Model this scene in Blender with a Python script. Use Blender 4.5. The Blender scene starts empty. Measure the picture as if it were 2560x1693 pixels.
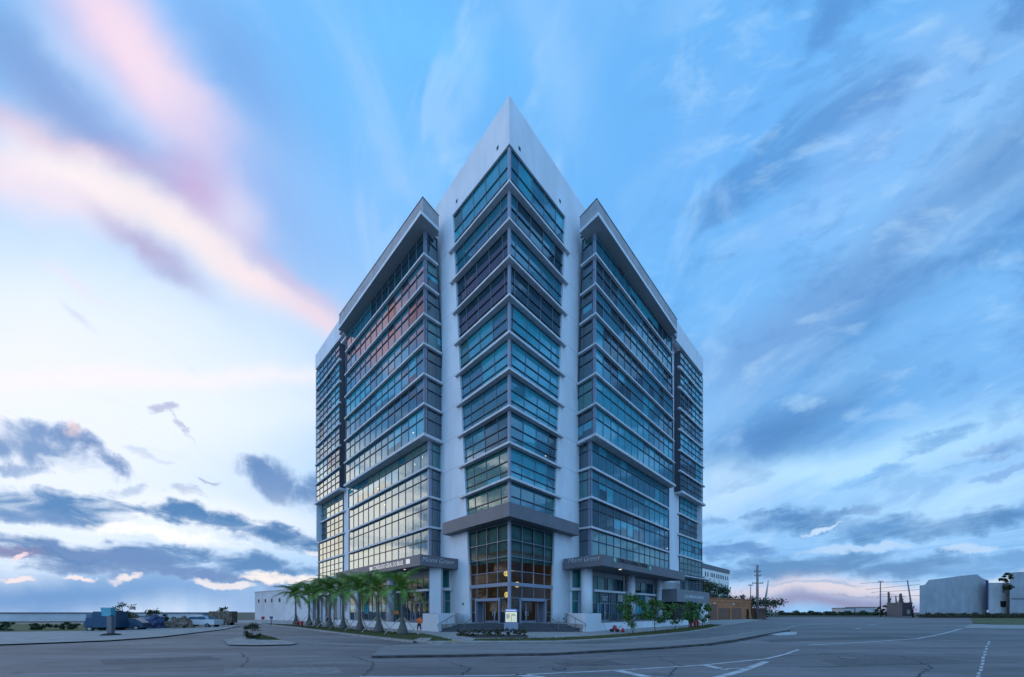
import bpy, bmesh, math, random
from mathutils import Vector, Matrix
R = math.radians
random.seed(7)
scene = bpy.context.scene
COL = scene.collection

# ------------------------------------------------------------------ camera
F, CX, HY, EYE = 900.0, 1280.0, 1530.0, 2.3       # focal length in photo pixels, principal column, horizon row, eye height
cam = bpy.data.cameras.new("camera"); cam_o = bpy.data.objects.new("camera", cam); COL.objects.link(cam_o)
cam_o.location = (0, 0, EYE); cam_o.rotation_euler = (R(90), 0, 0)
cam.sensor_width = 36.0; cam.lens = 36.0 * F / 2560.0
cam.shift_y = (HY - 846.5) / 2560.0
cam.clip_start = 0.1; cam.clip_end = 6000
scene.camera = cam_o
scene.view_settings.view_transform = 'Standard'; scene.view_settings.look = 'None'
scene.view_settings.exposure = 0.0; scene.view_settings.gamma = 1.0
scene.cycles.max_bounces = 6; scene.cycles.diffuse_bounces = 2; scene.cycles.glossy_bounces = 3
scene.cycles.transparent_max_bounces = 8
scene.cycles.caustics_reflective = False; scene.cycles.caustics_refractive = False

def lin(c):
    return tuple(((v/255.0)/12.92 if v/255.0 <= .04045 else ((v/255.0+.055)/1.055)**2.4) for v in c)

# ------------------------------------------------------------------ sky
SUN_EL, SUN_ROT = 13.0, -108.0
def build_world():
    w = bpy.data.worlds.new("World"); scene.world = w; w.use_nodes = True
    nt = w.node_tree; nt.nodes.clear(); L = nt.links
    N = nt.nodes.new
    def setin(sock, v):
        if isinstance(v, bpy.types.NodeSocket): L.new(v, sock)
        else: sock.default_value = v
    def m(op, a, b=None, c=None, clamp=False):
        n = N('ShaderNodeMath'); n.operation = op; n.use_clamp = clamp
        setin(n.inputs[0], a)
        if b is not None: setin(n.inputs[1], b)
        if c is not None: setin(n.inputs[2], c)
        return n.outputs[0]
    def vm(op, a, b=None):
        n = N('ShaderNodeVectorMath'); n.operation = op
        setin(n.inputs[0], a)
        if b is not None: setin(n.inputs[1], b)
        return n.outputs['Value'] if op == 'DOT_PRODUCT' else n.outputs[0]
    def mix(f, a, b):
        n = N('ShaderNodeMix'); n.data_type = 'RGBA'; n.clamp_factor = True
        setin(n.inputs[0], f)
        for s, v in ((n.inputs[6], a), (n.inputs[7], b)):
            if isinstance(v, tuple): v = v + (1,) if len(v) == 3 else v
            setin(s, v)
        return n.outputs[2]
    def comb(x, y, z):
        n = N('ShaderNodeCombineXYZ'); setin(n.inputs[0], x); setin(n.inputs[1], y); setin(n.inputs[2], z); return n.outputs[0]
    def noise(vec, scale, detail=5, rough=.55, dist=0):
        n = N('ShaderNodeTexNoise'); L.new(vec, n.inputs['Vector'])
        n.inputs['Scale'].default_value = scale; n.inputs['Detail'].default_value = detail
        n.inputs['Roughness'].default_value = rough; n.inputs['Distortion'].default_value = dist
        return n.outputs['Fac'], n.outputs['Color']
    def ss(v, a, b, lo=0., hi=1.):
        n = N('ShaderNodeMapRange'); n.interpolation_type = 'SMOOTHSTEP'; setin(n.inputs[0], v)
        n.inputs[1].default_value = a; n.inputs[2].default_value = b; n.inputs[3].default_value = lo; n.inputs[4].default_value = hi
        return n.outputs[0]
    tc = N('ShaderNodeTexCoord'); D = vm('NORMALIZE', tc.outputs['Generated'])
    sp = N('ShaderNodeSeparateXYZ'); L.new(D, sp.inputs[0]); X, Y, Z = sp.outputs
    yy = m('MAXIMUM', Y, .03)
    px = m('DIVIDE', X, yy); pz = m('DIVIDE', Z, yy)
    front = ss(Y, .02, .25)
    # streaks of the high cloud sheet, drawn out along the wind (a flat sheet seen in perspective)
    zz = m('MAXIMUM', Z, .06)
    sheet = comb(m('MULTIPLY', m('DIVIDE', X, zz), 1.0), m('MULTIPLY', m('DIVIDE', Y, zz), .16), 0.0)
    st1, _ = noise(sheet, 1.5, 5, .52, .35)
    st2, _ = noise(vm('ADD', sheet, (7.3, 2.1, 0)), 4.2, 6, .6, .3)
    low, _ = noise(vm('MULTIPLY', D, (1.0, 1.0, 3.4)), 4.0, 7, .58, .45)
    low2, _ = noise(vm('MULTIPLY', D, (1.0, 1.0, 4.2)), 11.0, 7, .62, .3)
    puff, _ = noise(D, 9.0, 7, .6, .5)
    # warped picture-plane direction
    _, wc = noise(comb(px, pz, 0.0), 2.1, 3, .5)
    _, wc2 = noise(comb(px, pz, 3.0), 8.0, 5, .6)
    wv = vm('ADD', vm('MULTIPLY', vm('SUBTRACT', wc, (.5, .5, .5)), (.17, .17, 0)), vm('MULTIPLY', vm('SUBTRACT', wc2, (.5, .5, .5)), (.05, .05, 0)))
    G = vm('ADD', comb(px, pz, 1.0), wv)
    wvc = vm('ADD', vm('MULTIPLY', vm('SUBTRACT', wc, (.5, .5, .5)), (.14, .08, 0)), vm('MULTIPLY', vm('SUBTRACT', wc2, (.5, .5, .5)), (.16, .085, 0)))
    GC = vm('ADD', comb(px, pz, 1.0), wvc)
    # base: blue overhead, paler towards the sunset on the left
    el = m('MULTIPLY', Z, 1.0)
    c = mix(ss(el, .0, .8), lin((158, 205, 246)), lin((122, 192, 250)))
    leftness = ss(m('SUBTRACT', m('MULTIPLY', X, -1.0), m('MULTIPLY', Z, .55)), .12, .85)
    c = mix(leftness, c, lin((226, 238, 255)))
    rightness = ss(m('SUBTRACT', X, m('MULTIPLY', Z, .2)), .2, .95)
    c = mix(m('MULTIPLY', rightness, .55), c, lin((112, 172, 230)))
    # general streaky sheet
    c = mix(m('MULTIPLY', ss(st1, .47, .72), .42), c, lin((170, 208, 250)))
    c = mix(m('MULTIPLY', ss(st2, .5, .75), .25), c, lin((182, 214, 250)))
    c = mix(m('MULTIPLY', ss(st1, .52, .28), .28), c, lin((112, 172, 232)))
    def dual(cx, cy, Lh, Wh, ang):
        u0, v0 = (cx - CX)/F, (HY - cy)/F
        ca, sa = math.cos(R(ang)), math.sin(R(ang))
        a = (ca, -sa); b = (sa, ca)                      # picture y runs down, v runs up
        l, wd = Lh/F, Wh/F
        A = (a[0]/l, a[1]/l, -(a[0]*u0+a[1]*v0)/l); B = (b[0]/wd, b[1]/wd, -(b[0]*u0+b[1]*v0)/wd)
        return A, B
    def soft(cx, cy, Lh, Wh, ang, col, s=1.0):
        nonlocal c
        A, B = dual(cx, cy, Lh, Wh, ang)
        u = vm('DOT_PRODUCT', G, A); v = vm('DOT_PRODUCT', G, B)
        q = m('MULTIPLY_ADD', u, u, m('MULTIPLY', v, v))
        f = m('MULTIPLY', m('POWER', .3679, q), m('MULTIPLY', front, s))
        c = mix(f, c, lin(col))
    def cloud(cx, cy, Lh, Wh, ang, col, s=1.0, k=2.6, w=1.1, src=None):
        nonlocal c
        A, B = dual(cx, cy, Lh, Wh, ang)
        u = vm('DOT_PRODUCT', GC, A); v = vm('DOT_PRODUCT', GC, B)
        q = m('MULTIPLY_ADD', u, u, m('MULTIPLY', v, v))
        d = m('ADD', m('SUBTRACT', 1.0, q), m('MULTIPLY', m('SUBTRACT', src or low2, .5), k))
        f = m('MULTIPLY', ss(d, .0, w), m('MULTIPLY', front, s))
        c = mix(f, c, lin(col))
    lump2, _ = noise(vm('MULTIPLY', D, (1.0, 1.0, 2.6)), 12.0, 7, .6, .4)
    # left: pale low sky, drifting pink and lavender streaks
    soft(120, 820, 620, 330, 5, (228, 241, 255), .95)
    soft(380, 1020, 560, 260, 0, (236, 245, 255), .95)
    soft(0, 1000, 420, 260, 0, (246, 246, 255), .8)
    soft(60, 130, 330, 120, 30, (134, 176, 226), .9)
    soft(300, 370, 420, 85, 35, (146, 172, 222), .95)
    soft(260, 200, 330, 55, 42, (178, 212, 250), .9)
    soft(345, 130, 360, 105, 46, (242, 220, 240), 1.0)
    soft(300, 60, 200, 60, 50, (246, 224, 238), .7)
    soft(440, 210, 150, 55, 48, (248, 232, 242), .7)
    soft(530, 330, 200, 80, 55, (230, 216, 240), .85)
    soft(610, 150, 260, 75, 58, (132, 180, 236), .85)
    soft(700, 480, 240, 90, 48, (150, 190, 242), .8)
    soft(120, 345, 260, 34, 12, (206, 184, 218), .8)
    soft(60, 420, 200, 60, 8, (246, 232, 240), .9)
    soft(220, 440, 230, 60, 24, (253, 243, 244), 1.0)
    soft(140, 480, 260, 60, 12, (242, 230, 242), .7)
    soft(500, 490, 140, 75, 50, (206, 184, 222), .9)
    soft(585, 545, 70, 70, 60, (222, 222, 246), .8)
    soft(430, 565, 280, 46, 38, (247, 238, 240), 1.0)
    soft(630, 690, 190, 44, 33, (248, 234, 238), 1.0)
    soft(780, 790, 130, 34, 35, (240, 222, 234), .85)
    soft(740, 700, 160, 28, 40, (214, 196, 224), .6)
    soft(370, 612, 150, 26, 41, (190, 184, 218), .9)
    soft(440, 690, 60, 20, 30, (176, 182, 218), .6)
    soft(200, 690, 90, 14, 35, (240, 226, 238), .4)
    soft(215, 795, 50, 12, 40, (205, 214, 234), .5)
    soft(330, 960, 700, 26, 0, (250, 244, 248), .8)
    soft(400, 1040, 600, 40, 0, (238, 246, 255), .5)
    # middle: thin wisps over clear blue
    soft(930, 230, 330, 90, 60, (128, 200, 252), .6)
    soft(1080, 90, 240, 90, 20, (126, 202, 255), .8)
    soft(1350, 70, 260, 60, 65, (164, 210, 254), .5)
    soft(1120, 330, 210, 40, -78, (166, 210, 254), .5)
    soft(1000, 430, 150, 60, 60, (158, 206, 252), .5)
    soft(900, 560, 150, 100, 60, (150, 202, 252), .5)
    cloud(900, 60, 130, 22, 75, (158, 210, 254), .3, 3.4, 2.2, st2)
    cloud(1180, 150, 180, 60, -75, (172, 214, 255), .4, 3.4, 2.2, puff)
    cloud(1600, 480, 180, 60, -60, (164, 210, 254), .35, 3.4, 2.2, puff)
    cloud(1760, 740, 160, 45, -60, (176, 216, 254), .5, 3.4, 2.0, puff)
    # right: heavy blue streaks fanning out
    soft(1820, 300, 320, 120, -50, (122, 186, 246), .7)
    soft(2250, 230, 360, 130, -52, (154, 200, 248), .8)
    soft(2480, 80, 260, 90, -40, (136, 184, 234), .6)
    soft(2540, 330, 200, 70, -40, (112, 166, 220), .8)
    soft(2200, 640, 430, 80, -38, (102, 156, 212), .9)
    soft(2520, 450, 160, 110, -30, (98, 152, 206), .8)
    soft(2060, 470, 300, 60, -45, (142, 192, 246), .6)
    soft(1960, 860, 300, 95, -22, (112, 160, 216), .85)
    soft(2180, 800, 330, 55, -32, (92, 152, 210), .8)
    soft(2480, 700, 260, 55, -26, (134, 194, 246), .7)
    soft(2360, 930, 330, 60, -22, (132, 192, 244), .7)
    soft(1980, 1075, 290, 70, -24, (88, 142, 198), .95)
    soft(2220, 1010, 200, 35, -20, (116, 178, 234), .7)
    soft(2350, 1110, 460, 50, -14, (184, 226, 254), .85)
    soft(2000, 1180, 360, 40, -8, (190, 228, 253), .8)
    soft(1800, 1240, 120, 60, 0, (202, 228, 252), .8)
    soft(2420, 1230, 300, 50, -8, (190, 226, 253), .8)
    cloud(1990, 1005, 80, 26, -12, (190, 226, 252), .8, 2.4, 1.6)
    cloud(1830, 1100, 70, 26, -40, (176, 212, 248), .6, 2.4, 1.8)
    cloud(2350, 1100, 130, 32, -16, (116, 170, 222), .8)
    cloud(2490, 1130, 130, 22, -13, (104, 150, 206), .8)
    cloud(2170, 1190, 130, 22, -15, (122, 182, 234), .8)
    cloud(2500, 1180, 100, 14, -12, (132, 172, 222), .7)
    cloud(1770, 1300, 70, 18, 5, (124, 172, 220), .8)
    cloud(1990, 1312, 140, 44, -3, (86, 140, 194), 1.0, 2.6, 1.0, lump2)
    cloud(2150, 1275, 90, 18, -12, (88, 134, 186), .85)
    cloud(2400, 1292, 330, 44, -6, (84, 138, 192), 1.0, 2.6, 1.0, lump2)
    cloud(2200, 1335, 220, 26, -6, (84, 142, 196), 1.0, 2.6, 1.0, lump2)
    cloud(2060, 1322, 70, 8, -16, (206, 226, 250), .9, 1.8, 1.0)
    # the finer drawn-out texture of the sheet over everything above the low clouds
    _s1, _ = noise(comb(m('MULTIPLY', m('DIVIDE', X, zz), 1.1), m('MULTIPLY', m('DIVIDE', Y, zz), .30), 4.0), 2.2, 5, .55, .8)
    _s2, _ = noise(comb(m('MULTIPLY', m('DIVIDE', X, zz), 1.0), m('MULTIPLY', m('DIVIDE', Y, zz), .42), 9.0), 4.2, 6, .6, 1.1)
    rgt = ss(px, -.35, .25)
    c = mix(m('MULTIPLY', ss(_s1, .50, .70), m('MULTIPLY', rgt, .16)), c, lin((186, 220, 254)))
    c = mix(m('MULTIPLY', ss(_s1, .50, .32), m('MULTIPLY', rgt, .12)), c, lin((100, 160, 222)))
    c = mix(m('MULTIPLY', ss(_s2, .54, .74), m('MULTIPLY', rgt, .12)), c, lin((200, 226, 254)))
    c = mix(m('MULTIPLY', ss(_s2, .56, .76), m('MULTIPLY', ss(px, .1, -.4), .22)), c, lin((214, 226, 252)))
    # lumpy broken cloud drawn along the wind over the right and the middle
    def drawn(ang, a, b_, sc, off, det=8, ro=.56, di=.35):
        ca, sa = math.cos(R(ang)), math.sin(R(ang))
        uu = m('MULTIPLY', m('ADD', m('MULTIPLY', px, ca), m('MULTIPLY', pz, -sa)), a)
        vv = m('MULTIPLY', m('ADD', m('MULTIPLY', px, sa), m('MULTIPLY', pz, ca)), b_)
        return noise(comb(uu, vv, off), sc, det, ro, di)[0]
    r2 = m('MULTIPLY', front, ss(px, .25, .6))
    n1 = drawn(-33, .8, 2.0, 1.9, 2.0); n2 = drawn(-20, 1.0, 2.6, 4.0, 5.5)
    c = mix(m('MULTIPLY', ss(n1, .50, .64), m('MULTIPLY', r2, .55)), c, lin((86, 140, 200)))
    c = mix(m('MULTIPLY', ss(n1, .47, .33), m('MULTIPLY', r2, .36)), c, lin((176, 216, 252)))
    c = mix(m('MULTIPLY', ss(n2, .54, .70), m('MULTIPLY', r2, .30)), c, lin((198, 228, 254)))
    c = mix(m('MULTIPLY', ss(n2, .46, .34), m('MULTIPLY', r2, .30)), c, lin((100, 154, 212)))
    r3 = m('MULTIPLY', front, m('MULTIPLY', ss(px, -.55, -.25), ss(px, 1.0, .5)))
    n3_ = drawn(-72, 1.1, 2.2, 2.6, 8.0); 
    c = mix(m('MULTIPLY', ss(n3_, .52, .72), m('MULTIPLY', r3, .5)), c, lin((182, 218, 254)))
    c = mix(m('MULTIPLY', ss(n3_, .46, .3), m('MULTIPLY', r3, .3)), c, lin((118, 188, 248)))
    # low cloud layer of the right
    cloud(2080, 1418, 440, 42, -3, (96, 146, 198), 1.0, 2.6, 1.0, lump2)
    cloud(1850, 1385, 140, 26, 2, (100, 148, 204), .9)
    cloud(2130, 1374, 160, 12, -4, (186, 212, 242), .85, 2.0, 1.0)
    cloud(2420, 1366, 90, 12, -4, (190, 214, 242), .8, 2.0, 1.0)
    cloud(2520, 1400, 200, 30, -4, (106, 160, 214), .9)
    soft(2080, 1482, 420, 26, -2, (224, 214, 226), .95)
    cloud(2050, 1466, 160, 6, 0, (150, 176, 214), .6, 2.0, 1.0)
    cloud(2160, 1492, 150, 5, -3, (164, 168, 202), .6, 2.0, 1.0)
    soft(2100, 1518, 600, 22, 0, (150, 156, 196), 1.0)
    soft(2450, 1440, 200, 12, -8, (220, 226, 240), .7)
    lump, _ = noise(vm('MULTIPLY', D, (1.0, 1.0, 2.4)), 15.0, 7, .6, .4)
    # low cloud layer of the left
    cloud(110, 1125, 200, 58, 19, (128, 160, 204), .95, 5.5, 1.3, puff)
    cloud(230, 1130, 110, 26, 26, (120, 150, 198), .9, 4.5, 1.2, puff)
    cloud(60, 1170, 120, 20, 4, (132, 164, 208), .8, 4.5, 1.2, puff)
    cloud(150, 1150, 70, 12, 20, (222, 232, 248), .7, 2.4, 1.0)
    cloud(165, 1085, 34, 20, 40, (238, 212, 214), .8, 1.6, 1.4)
    cloud(412, 1028, 46, 12, 0, (182, 188, 218), .8, 2.4, 1.2)
    cloud(464, 1068, 44, 10, 55, (186, 192, 220), .8, 2.4, 1.2)
    cloud(370, 1140, 80, 12, 15, (196, 208, 232), .6, 3.0, 1.2)
    cloud(660, 1165, 70, 28, 35, (134, 158, 200), .85)
    cloud(720, 1200, 130, 60, 22, (116, 152, 200), .95, 4.5, 1.2, puff)
    cloud(790, 1215, 70, 60, 10, (104, 146, 196), .9, 2.5, 1.0, puff)
    cloud(305, 1225, 60, 20, -20, (152, 178, 214), .8, 2.4)
    cloud(468, 1234, 66, 20, 8, (146, 168, 206), .85, 2.4)
    cloud(532, 1205, 44, 7, 12, (160, 172, 208), .8, 2.0)
    cloud(585, 1284, 52, 7, 12, (140, 162, 204), .8, 2.0)
    soft(500, 1290, 420, 60, 4, (248, 250, 255), .8)
    cloud(120, 1258, 320, 54, 6, (98, 144, 194), 1.0, 2.6, 1.15, lump)
    cloud(60, 1275, 200, 24, 4, (126, 158, 204), .6, 3.0, 1.0, lump)
    cloud(490, 1294, 330, 30, 9, (92, 140, 190), 1.0, 2.6, 1.15, lump)
    cloud(640, 1325, 200, 14, 8, (120, 156, 202), .6, 3.0, 1.0, lump)
    cloud(740, 1352, 160, 34, 8, (90, 136, 186), 1.0, 2.4, 1.1, lump)
    cloud(420, 1337, 230, 24, 10, (252, 252, 255), 1.0, 2.2, 1.0, lump)
    cloud(200, 1375, 460, 44, 7, (94, 136, 188), 1.0, 2.4, 1.1, lump)
    cloud(300, 1385, 300, 16, 8, (124, 150, 198), .6, 3.0, 1.0, lump)
    cloud(610, 1404, 300, 28, 8, (96, 140, 190), 1.0, 2.4, 1.1, lump)
    cloud(30, 1372, 120, 18, 6, (134, 134, 180), .8, 1.6, .9)
    soft(150, 1480, 740, 66, 0, (110, 160, 214), 1.0)
    cloud(420, 1430, 420, 26, 5, (112, 146, 196), .9, 2.4, .9, lump)
    cloud(720, 1444, 140, 17, 4, (250, 242, 240), .95, 2.4, .9)
    cloud(560, 1462, 90, 12, 2, (242, 236, 240), .85, 3.0, .9)
    cloud(335, 1448, 44, 11, 0, (246, 234, 236), .9, 2.6, .9)
    cloud(232, 1442, 50, 7, 8, (244, 232, 236), .9, 2.6, .9)
    cloud(40, 1434, 60, 9, 4, (242, 228, 232), .9, 2.8, .9)
    cloud(46, 1384, 34, 9, -8, (250, 226, 232), .9, 2.4, .9)
    cloud(820, 1380, 80, 8, 4, (240, 238, 246), .8, 2.0, .9)
    # the sky beside and behind the camera, seen in the windows; the back part also lights the facades
    def lobe(d, rad, col, s, k=1.6, w=.8, src=None, mask=None, gain=1.):
        nonlocal c
        d = Vector(d).normalized()
        dist = m('DIVIDE', m('ARCCOSINE', m('MINIMUM', vm('DOT_PRODUCT', D, tuple(d)), 1.0)), R(rad))
        v = m('ADD', m('SUBTRACT', 1.0, dist), m('MULTIPLY', m('SUBTRACT', src or low, .5), k))
        c = mix(m('MULTIPLY', ss(v, 0.0, w), m('MULTIPLY', mask, s)), c, tuple(gain*v for v in lin(col)))
    offl = ss(m('MULTIPLY', px, -1.0), 1.5, 2.0); offr = ss(px, 1.5, 2.0); ahead = ss(Y, -.12, .04)
    leftside = m('MULTIPLY', offl, ahead)
    c = mix(m('MULTIPLY', leftside, ss(Z, .25, .5)), c, lin((124, 184, 242)))
    c = mix(m('MULTIPLY', leftside, m('MULTIPLY', ss(m('ADD', Z, m('MULTIPLY', m('SUBTRACT', low, .5), .35)), .46, .22), .97)), c, tuple(2.5*v for v in lin((255, 236, 214))))
    lobe((-1.0, .10, .88), 16, (122, 118, 172), .95, 2.0, .8, mask=leftside)
    lobe((-1.0, .38, .80), 9, (255, 184, 172), 1.0, 2.0, .8, mask=leftside, gain=1.25)
    lobe((-1.0, .02, .22), 19, (104, 122, 146), .95, 2.6, .7, mask=leftside)
    lobe((-.97, .5, .5), 7, (240, 206, 214), .6, 3.0, .8, mask=leftside)
    rightside = m('MULTIPLY', offr, ahead)
    c = mix(m('MULTIPLY', rightside, m('MULTIPLY', ss(low, .47, .56), .9)), c, lin((62, 96, 136)))
    c = mix(m('MULTIPLY', rightside, m('MULTIPLY', ss(low, .44, .36), .6)), c, lin((170, 216, 252)))
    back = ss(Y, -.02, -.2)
    c = mix(back, c, mix(ss(low, .4, .7), tuple(1.5*v for v in lin((140, 194, 246))), tuple(1.5*v for v in lin((182, 216, 250)))))  # unseen back sky, made brighter and bluer to light the facades
    # dusk atmosphere under the painted cloud cover
    sky = N('ShaderNodeTexSky'); sky.sky_type = 'NISHITA'; sky.sun_disc = False
    sky.sun_elevation = R(SUN_EL); sky.sun_rotation = R(SUN_ROT)
    gm = N('ShaderNodeGamma'); L.new(c, gm.inputs[0]); gm.inputs[1].default_value = 1.16; c = gm.outputs[0]
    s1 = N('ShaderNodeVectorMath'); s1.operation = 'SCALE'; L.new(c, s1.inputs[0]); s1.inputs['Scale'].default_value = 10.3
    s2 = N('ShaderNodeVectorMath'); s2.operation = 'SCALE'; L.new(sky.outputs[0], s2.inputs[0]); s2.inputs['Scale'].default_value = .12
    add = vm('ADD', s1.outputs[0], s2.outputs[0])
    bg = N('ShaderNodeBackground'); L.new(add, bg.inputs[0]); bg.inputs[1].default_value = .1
    out = N('ShaderNodeOutputWorld'); L.new(bg.outputs[0], out.inputs[0])
    w.cycles.sampling_method = 'MANUAL'; w.cycles.sample_map_resolution = 512
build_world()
sl = bpy.data.lights.new("sun", 'SUN'); sl.energy = .22; sl.angle = R(18); sl.color = (1.0, .78, .66)
so = bpy.data.objects.new("sun", sl); COL.objects.link(so)
sd = Vector((math.sin(R(SUN_ROT))*math.cos(R(SUN_EL)), math.cos(R(SUN_ROT))*math.cos(R(SUN_EL)), math.sin(R(SUN_EL))))
so.rotation_euler = sd.to_track_quat('Z', 'Y').to_euler()

# ------------------------------------------------------------------ materials
def mat(name, col, rough=.7, var=.0, scale=3.0, bump=0., bscale=20., stretch=(1,1,1), metal=0., spec=.5, emit=None, estr=0., detail=5, col2=None, thr=(.4,.65)):
    mt = bpy.data.materials.new(name); mt.use_nodes = True; nt = mt.node_tree; L = nt.links
    b = nt.nodes['Principled BSDF']
    b.inputs['Base Color'].default_value = (*col, 1); b.inputs['Roughness'].default_value = rough
    b.inputs['Metallic'].default_value = metal; b.inputs['Specular IOR Level'].default_value = spec
    tc = nt.nodes.new('ShaderNodeTexCoord'); mp = nt.nodes.new('ShaderNodeMapping'); mp.inputs['Scale'].default_value = stretch
    L.new(tc.outputs['Object'], mp.inputs[0])
    if var or col2:
        n = nt.nodes.new('ShaderNodeTexNoise'); n.inputs['Scale'].default_value = scale; n.inputs['Detail'].default_value = detail; n.inputs['Roughness'].default_value = .6
        L.new(mp.outputs[0], n.inputs['Vector'])
        mr = nt.nodes.new('ShaderNodeMapRange'); L.new(n.outputs['Fac'], mr.inputs[0]); mr.inputs[1].default_value = thr[0]; mr.inputs[2].default_value = thr[1]
        mx = nt.nodes.new('ShaderNodeMix'); mx.data_type = 'RGBA'; L.new(mr.outputs[0], mx.inputs[0])
        a = tuple(v*(1-var) for v in col); d = col2 or tuple(min(1, v*(1+var)) for v in col)
        if col2: a = col
        mx.inputs[6].default_value = (*a, 1); mx.inputs[7].default_value = (*d, 1)
        L.new(mx.outputs[2], b.inputs['Base Color'])
    if bump:
        n2 = nt.nodes.new('ShaderNodeTexNoise'); n2.inputs['Scale'].default_value = bscale; n2.inputs['Detail'].default_value = 6
        L.new(mp.outputs[0], n2.inputs['Vector'])
        bp = nt.nodes.new('ShaderNodeBump'); bp.inputs['Strength'].default_value = bump; bp.inputs['Distance'].default_value = .03
        L.new(n2.outputs['Fac'], bp.inputs['Height']); L.new(bp.outputs[0], b.inputs['Normal'])
    if emit:
        b.inputs['Emission Color'].default_value = (*emit, 1); b.inputs['Emission Strength'].default_value = estr
    return mt
def leafmat(name, c1, c2):
    mt = mat(name, c1, .5, 0, 1.2, 0, col2=c2, thr=(.35,.65)); return mt
def glass_mat(name, ior=2.6, gcol=(.80, .93, 1.0)):
    mt = bpy.data.materials.new(name); mt.use_nodes = True; nt = mt.node_tree; L = nt.links; nt.nodes.clear()
    N = nt.nodes.new
    at = N('ShaderNodeAttribute'); at.attribute_name = 'tint'
    tc = N('ShaderNodeTexCoord'); n = N('ShaderNodeTexNoise'); n.inputs['Scale'].default_value = .55; n.inputs['Detail'].default_value = 3
    L.new(tc.outputs['Object'], n.inputs['Vector'])
    bp = N('ShaderNodeBump'); bp.inputs['Strength'].default_value = .22; bp.inputs['Distance'].default_value = .05; L.new(n.outputs['Fac'], bp.inputs['Height'])
    n3 = N('ShaderNodeTexNoise'); n3.inputs['Scale'].default_value = .9; n3.inputs['Detail'].default_value = 4; L.new(tc.outputs['Object'], n3.inputs['Vector'])
    mr = N('ShaderNodeMapRange'); L.new(n3.outputs['Fac'], mr.inputs[0]); mr.inputs[3].default_value = .7; mr.inputs[4].default_value = 1.3
    sc = N('ShaderNodeVectorMath'); sc.operation = 'SCALE'; L.new(at.outputs['Color'], sc.inputs[0]); L.new(mr.outputs[0], sc.inputs['Scale'])
    df = N('ShaderNodeBsdfDiffuse'); L.new(sc.outputs[0], df.inputs[0])
    gl = N('ShaderNodeBsdfGlossy'); gl.inputs['Color'].default_value = (*gcol, 1); gl.inputs['Roughness'].default_value = .03; L.new(bp.outputs[0], gl.inputs['Normal'])
    fr = N('ShaderNodeFresnel'); fr.inputs['IOR'].default_value = ior
    mx = N('ShaderNodeMixShader'); L.new(fr.outputs[0], mx.inputs[0]); L.new(df.outputs[0], mx.inputs[1]); L.new(gl.outputs[0], mx.inputs[2])
    o = N('ShaderNodeOutputMaterial'); L.new(mx.outputs[0], o.inputs[0]); return mt
def clear_glass(name, tint=(.55, .62, .60)):
    mt = bpy.data.materials.new(name); mt.use_nodes = True; nt = mt.node_tree; L = nt.links; nt.nodes.clear(); N = nt.nodes.new
    tr = N('ShaderNodeBsdfTransparent'); tr.inputs[0].default_value = (*tint, 1)
    gl = N('ShaderNodeBsdfGlossy'); gl.inputs['Color'].default_value = (.7, .8, .9, 1); gl.inputs['Roughness'].default_value = .02
    fr = N('ShaderNodeFresnel'); fr.inputs['IOR'].default_value = 1.42
    mx = N('ShaderNodeMixShader'); L.new(fr.outputs[0], mx.inputs[0]); L.new(tr.outputs[0], mx.inputs[1]); L.new(gl.outputs[0], mx.inputs[2])
    o = N('ShaderNodeOutputMaterial'); L.new(mx.outputs[0], o.inputs[0]); return mt
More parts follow.
